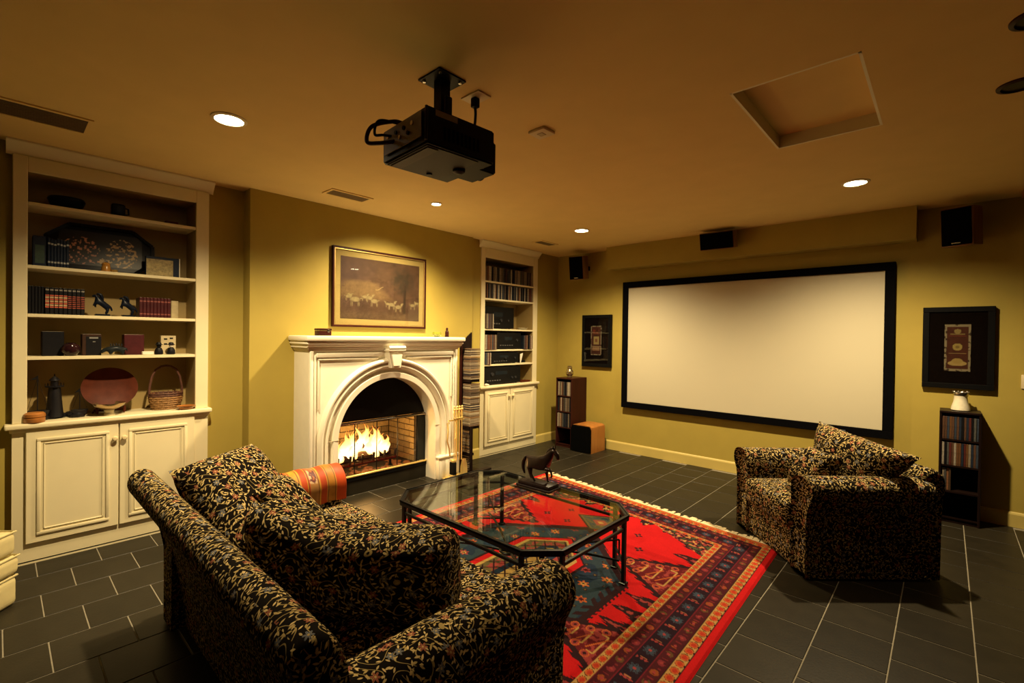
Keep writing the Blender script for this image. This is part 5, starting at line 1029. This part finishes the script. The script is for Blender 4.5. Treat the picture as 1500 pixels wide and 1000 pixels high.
def smooth_prof(pts, it=2):
    for _ in range(it):
        out = []
        for i in range(len(pts)):
            p, q = pts[i], pts[(i+1) % len(pts)]
            if p[1] < .1 and q[1] < .1: out += [p, q] if out[-1:] != [p] else [q]; continue
            out += [(p[0]*.75+q[0]*.25, p[1]*.75+q[1]*.25), (p[0]*.25+q[0]*.75, p[1]*.25+q[1]*.75)]
        pts = out
    return pts
SB = .014
sofa = thing('sofa', 'large black floral sofa with rolled arms facing the glass table', 'sofa', (-2.06, 1.0, SB))
backp = smooth_prof([(.66, SB), (.63, .3), (.57, .56), (.50, .66), (.452, .715), (.452, .775), (.485, .815), (.535, .815), (.572, .78), (.588, .70), (.625, .56), (.70, .42), (.74, .38), (.74, SB)])
part('back', loft(backp, -3.07, -1.06, 'x', .05, .05), FAB, sofa, uv=True, smooth=50)
part('back_piping', G().tube([(x, .474, .70) for x in np.linspace(-3.05, -1.08, 30)], .006, 6), FAB, sofa, uv=True)
armp = [(-1.09, SB), (-1.09, .40), (-1.045, .48), (-1.02, .545), (-1.035, .605), (-1.09, .645), (-1.17, .645), (-1.235, .61), (-1.265, .55), (-1.255, .44), (-1.25, SB)]
part('arm', loft(smooth_prof(armp), .60, 1.53, 'y', 0, .05), FAB, sofa, uv=True, smooth=50)
far = [(-4.12-u, v) for u, v in armp]
part('arm', loft(smooth_prof(far), .60, 1.53, 'y', 0, .05), FAB, sofa, uv=True, smooth=50)
part('base', G().rbox(-3.03, -1.09, .70, 1.50, SB, .30, .02, 2), FAB, sofa, uv=True)
part('skirt', G().rbox(-3.035, -1.085, 1.495, 1.505, SB, .15, .004, 1), FAB, sofa, uv=True)
for a, b in ((-2.865, -2.062), (-2.058, -1.258)): part('seat_cushion', G().rbox(a+.004, b-.004, .74, 1.565, .30, .445, .045, 4, crown=.02), FAB, sofa, uv=True, smooth=60)
# loose back cushions belong to the sofa's own upholstery but can be lifted away
def block_cushion(c, L_, T, Hh, rz, tilt, r=.075):
    g = G().rbox(-L_/2, L_/2, -T/2, T/2, 0, Hh, r, 5); 
    def f(p):
        x, y, z = p; k = z/Hh; u = 2*x/L_; hs = (.80+.26*max(0, -u)**1.6+.03*max(0, u)); bul = .035*(1-u*u)*(1-(2*k-1)**2); y += bul*(1 if y > 0 else -1); z *= hs
        y2 = y-(z)*math.tan(tilt); return (c[0]+x*math.cos(rz)-y2*math.sin(rz), c[1]+x*math.sin(rz)+y2*math.cos(rz), c[2]+z)
    bm = bmesh.new(); me = g.mesh('tmp', 0); bm.from_mesh(me); bmesh.ops.subdivide_edges(bm, edges=[e for e in bm.edges if e.calc_length() > .12], cuts=6, use_grid_fill=True); bpy.data.meshes.remove(me)
    return G().frombm(bm).xf(f)
single('back_cushion', block_cushion((-1.685, .965, .468), .80, .25, .40, math.radians(34), .16), FAB, 'plump black floral back cushion turned slantwise behind the near sofa arm', 'cushion', uv=True, smooth=60)
single('back_cushion', G().pillow((-2.66, .54, .88), (-2.86, .97, .91), (-2.46, 1.12, .50), (-2.17, .66, .56), .115, 22, .05), FAB, 'large square floral cushion leaning in the corner of the sofa by the orange throw', 'cushion', uv=True, smooth=60)
single('throw_pillow', G().pillow((-2.40, .81, .79), (-2.58, 1.02, .79), (-2.35, 1.21, .485), (-2.12, .96, .485), .07, 18, .06), FAB, 'small floral pillow lying in front of the large corner cushion on the sofa', 'pillow', uv=True, smooth=60)
# ---- orange striped throw over the far arm
fa = smooth_prof(far); fa = [p for p in fa if p[1] > .30]
# order the arc from the outside over the top to the inside
arc = [(-3.045, .34), (-3.052, .44), (-3.085, .50), (-3.112, .56), (-3.096, .625), (-3.035, .662), (-2.955, .668), (-2.885, .632), (-2.848, .575), (-2.855, .505), (-2.852, .472)]
for _ in range(3): arc = [arc[0]]+[(p[0]*a_+q[0]*(1-a_), p[1]*a_+q[1]*(1-a_)) for p, q in zip(arc, arc[1:]) for a_ in (.75, .25)]+[arc[-1]]
def arc_at(s):
    d = [0]
    for i in range(1, len(arc)): d.append(d[-1]+math.hypot(arc[i][0]-arc[i-1][0], arc[i][1]-arc[i-1][1]))
    s *= d[-1]
    return np.interp(s, d, [a[0] for a in arc]), np.interp(s, d, [a[1] for a in arc])
def throw_pos(U, V):
    xs, zs = arc_at(V); return xs+3.0+.004*np.sin(U*23+V*5), .80+U*.745-1.2+.012*np.sin(V*7), zs-.34+.003*np.sin(U*31)
def throw_paint(U, V):
    n = snoise(U.shape, 6, 31, 2); n2 = snoise(U.shape, 25, 32, 2); c = np.empty(U.shape+(3,)); c[:] = (.44, .055, .008); c *= (.75+.5*n2)[..., None]
    def band(a, b, col, k=1):
        m = (U > a) & (U < b); c[m] = np.array(col)*(.75+.5*n[m])[:, None]
    for o_, w in ((.15, .08), (.545, .055), (.685, .07), (.845, .055)):
        band(o_-.018, o_-.010, (.50, .25, .03)); band(o_+w+.010, o_+w+.018, (.50, .25, .03)); band(o_-.008, o_-.002, (.09, .02, .01)); band(o_+w+.002, o_+w+.008, (.09, .02, .01))
    band(.15, .23, (.36, .17, .05)); band(.545, .60, (.46, .22, .02)); band(.845, .90, (.36, .15, .015)); band(.685, .755, (.36, .17, .05))
    m = (U > .69) & (U < .75) & ((np.floor(V*9) % 3) == 1); c[m] = np.where((n[m] > .45)[:, None], (.10, .02, .02), (.50, .33, .18)); m = (U > .69) & (U < .75) & (n > .62); c[m] = (.35, .10, .03)
    return c[..., 0], c[..., 1], c[..., 2]
tm_ = vgrid('striped_throw', 150, 90, throw_pos, throw_paint, vcol_mat('silk_throw', .5, spec=.3)); to = link('striped_throw', tm_, None); to.location = (-3.0, 1.2, .34); tm_.polygons.foreach_set('use_smooth', [True]*len(tm_.polygons))
sd = to.modifiers.new('thickness', 'SOLIDIFY'); sd.thickness = .004; tag(to, 'bright orange silk throw with gold and brown stripes over the sofa arm', 'throw')
# ================================================================== armchair (own frame: +y towards its back, +x towards its right arm seen from behind)
ac = thing('armchair', 'wide black floral armchair with rolled arms angled in front of the projection screen', 'armchair', (-.600, 4.095, SB), math.radians(-47), local=True)
cb = 0.0
bp_ = smooth_prof([(.30, cb), (.28, .40), (.27, .58), (.29, .66), (.34, .705), (.40, .70), (.45, .66), (.46, .60), (.435, .5), (.43, cb)])
part('back', loft(bp_, -.48, .43, 'x', .04, .04), FAB, ac, uv=True, smooth=50)
ap_ = [(.425, cb), (.425, .44), (.475, .495), (.49, .56), (.465, .615), (.395, .64), (.325, .635), (.275, .60), (.26, .54), (.265, .43), (.27, cb)]
for s in (1, -1): part('arm', loft(smooth_prof([(s*u-(.05 if s < 0 else 0), v) for u, v in ap_]), -.45, .34, 'y', .04, 0), FAB, ac, uv=True, smooth=50)
part('base', G().rbox(-.45, .40, -.43, .40, cb, .27, .02, 2), FAB, ac, uv=True)
part('seat_cushion', G().rbox(-.312, .262, -.49, .27, .25, .435, .055, 4, crown=.02), FAB, ac, uv=True, smooth=60)
def place(g, o):
    c, s = math.cos(o.rotation_euler.z), math.sin(o.rotation_euler.z); l = o.location
    return g.xf(lambda p: (l.x+p[0]*c-p[1]*s, l.y+p[0]*s+p[1]*c, l.z+p[2]))
single('back_cushion', place(G().pillow((-.40, .17, .865), (.52, .20, .80), (.26, .06, .47), (-.26, .04, .47), .115, 22, .04), ac), FAB, 'large floral back cushion standing in the angled armchair', 'cushion', uv=True, smooth=60)
single('throw_pillow', place(G().pillow((-.04, -.13, .74), (.27, -.10, .735), (.245, -.28, .475), (-.05, -.29, .475), .085, 18, .05), ac), FAB, 'small floral pillow leaning in the seat of the angled armchair', 'pillow', uv=True, smooth=60)
# ================================================================== cream ottoman at the frame edge
ot = thing('ottoman', 'cream upholstered ottoman with three stuffed tiers in front of the bookcase', 'ottoman', (-3.74, -.37, 0), math.radians(-42), local=True)
for z0, z1, e in ((.0, .165, .0), (.17, .275, .006), (.28, .41, -.004)):
    part('stuffed_tier', G().rbox(-.36-e, .36+e, -.29-e, .29+e, z0, z1, .03, 3, crown=.004), CREAMF, ot)
    part('piping', G().tube([(sx*(.355+e), sy*(.285+e), z1-.004) for sx, sy in ((-1, -1), (1, -1), (1, 1), (-1, 1))], .006, 6, closed=True), CREAMF, ot)
for o in bpy.data.objects:
    if '_local' in o: del o['_local']
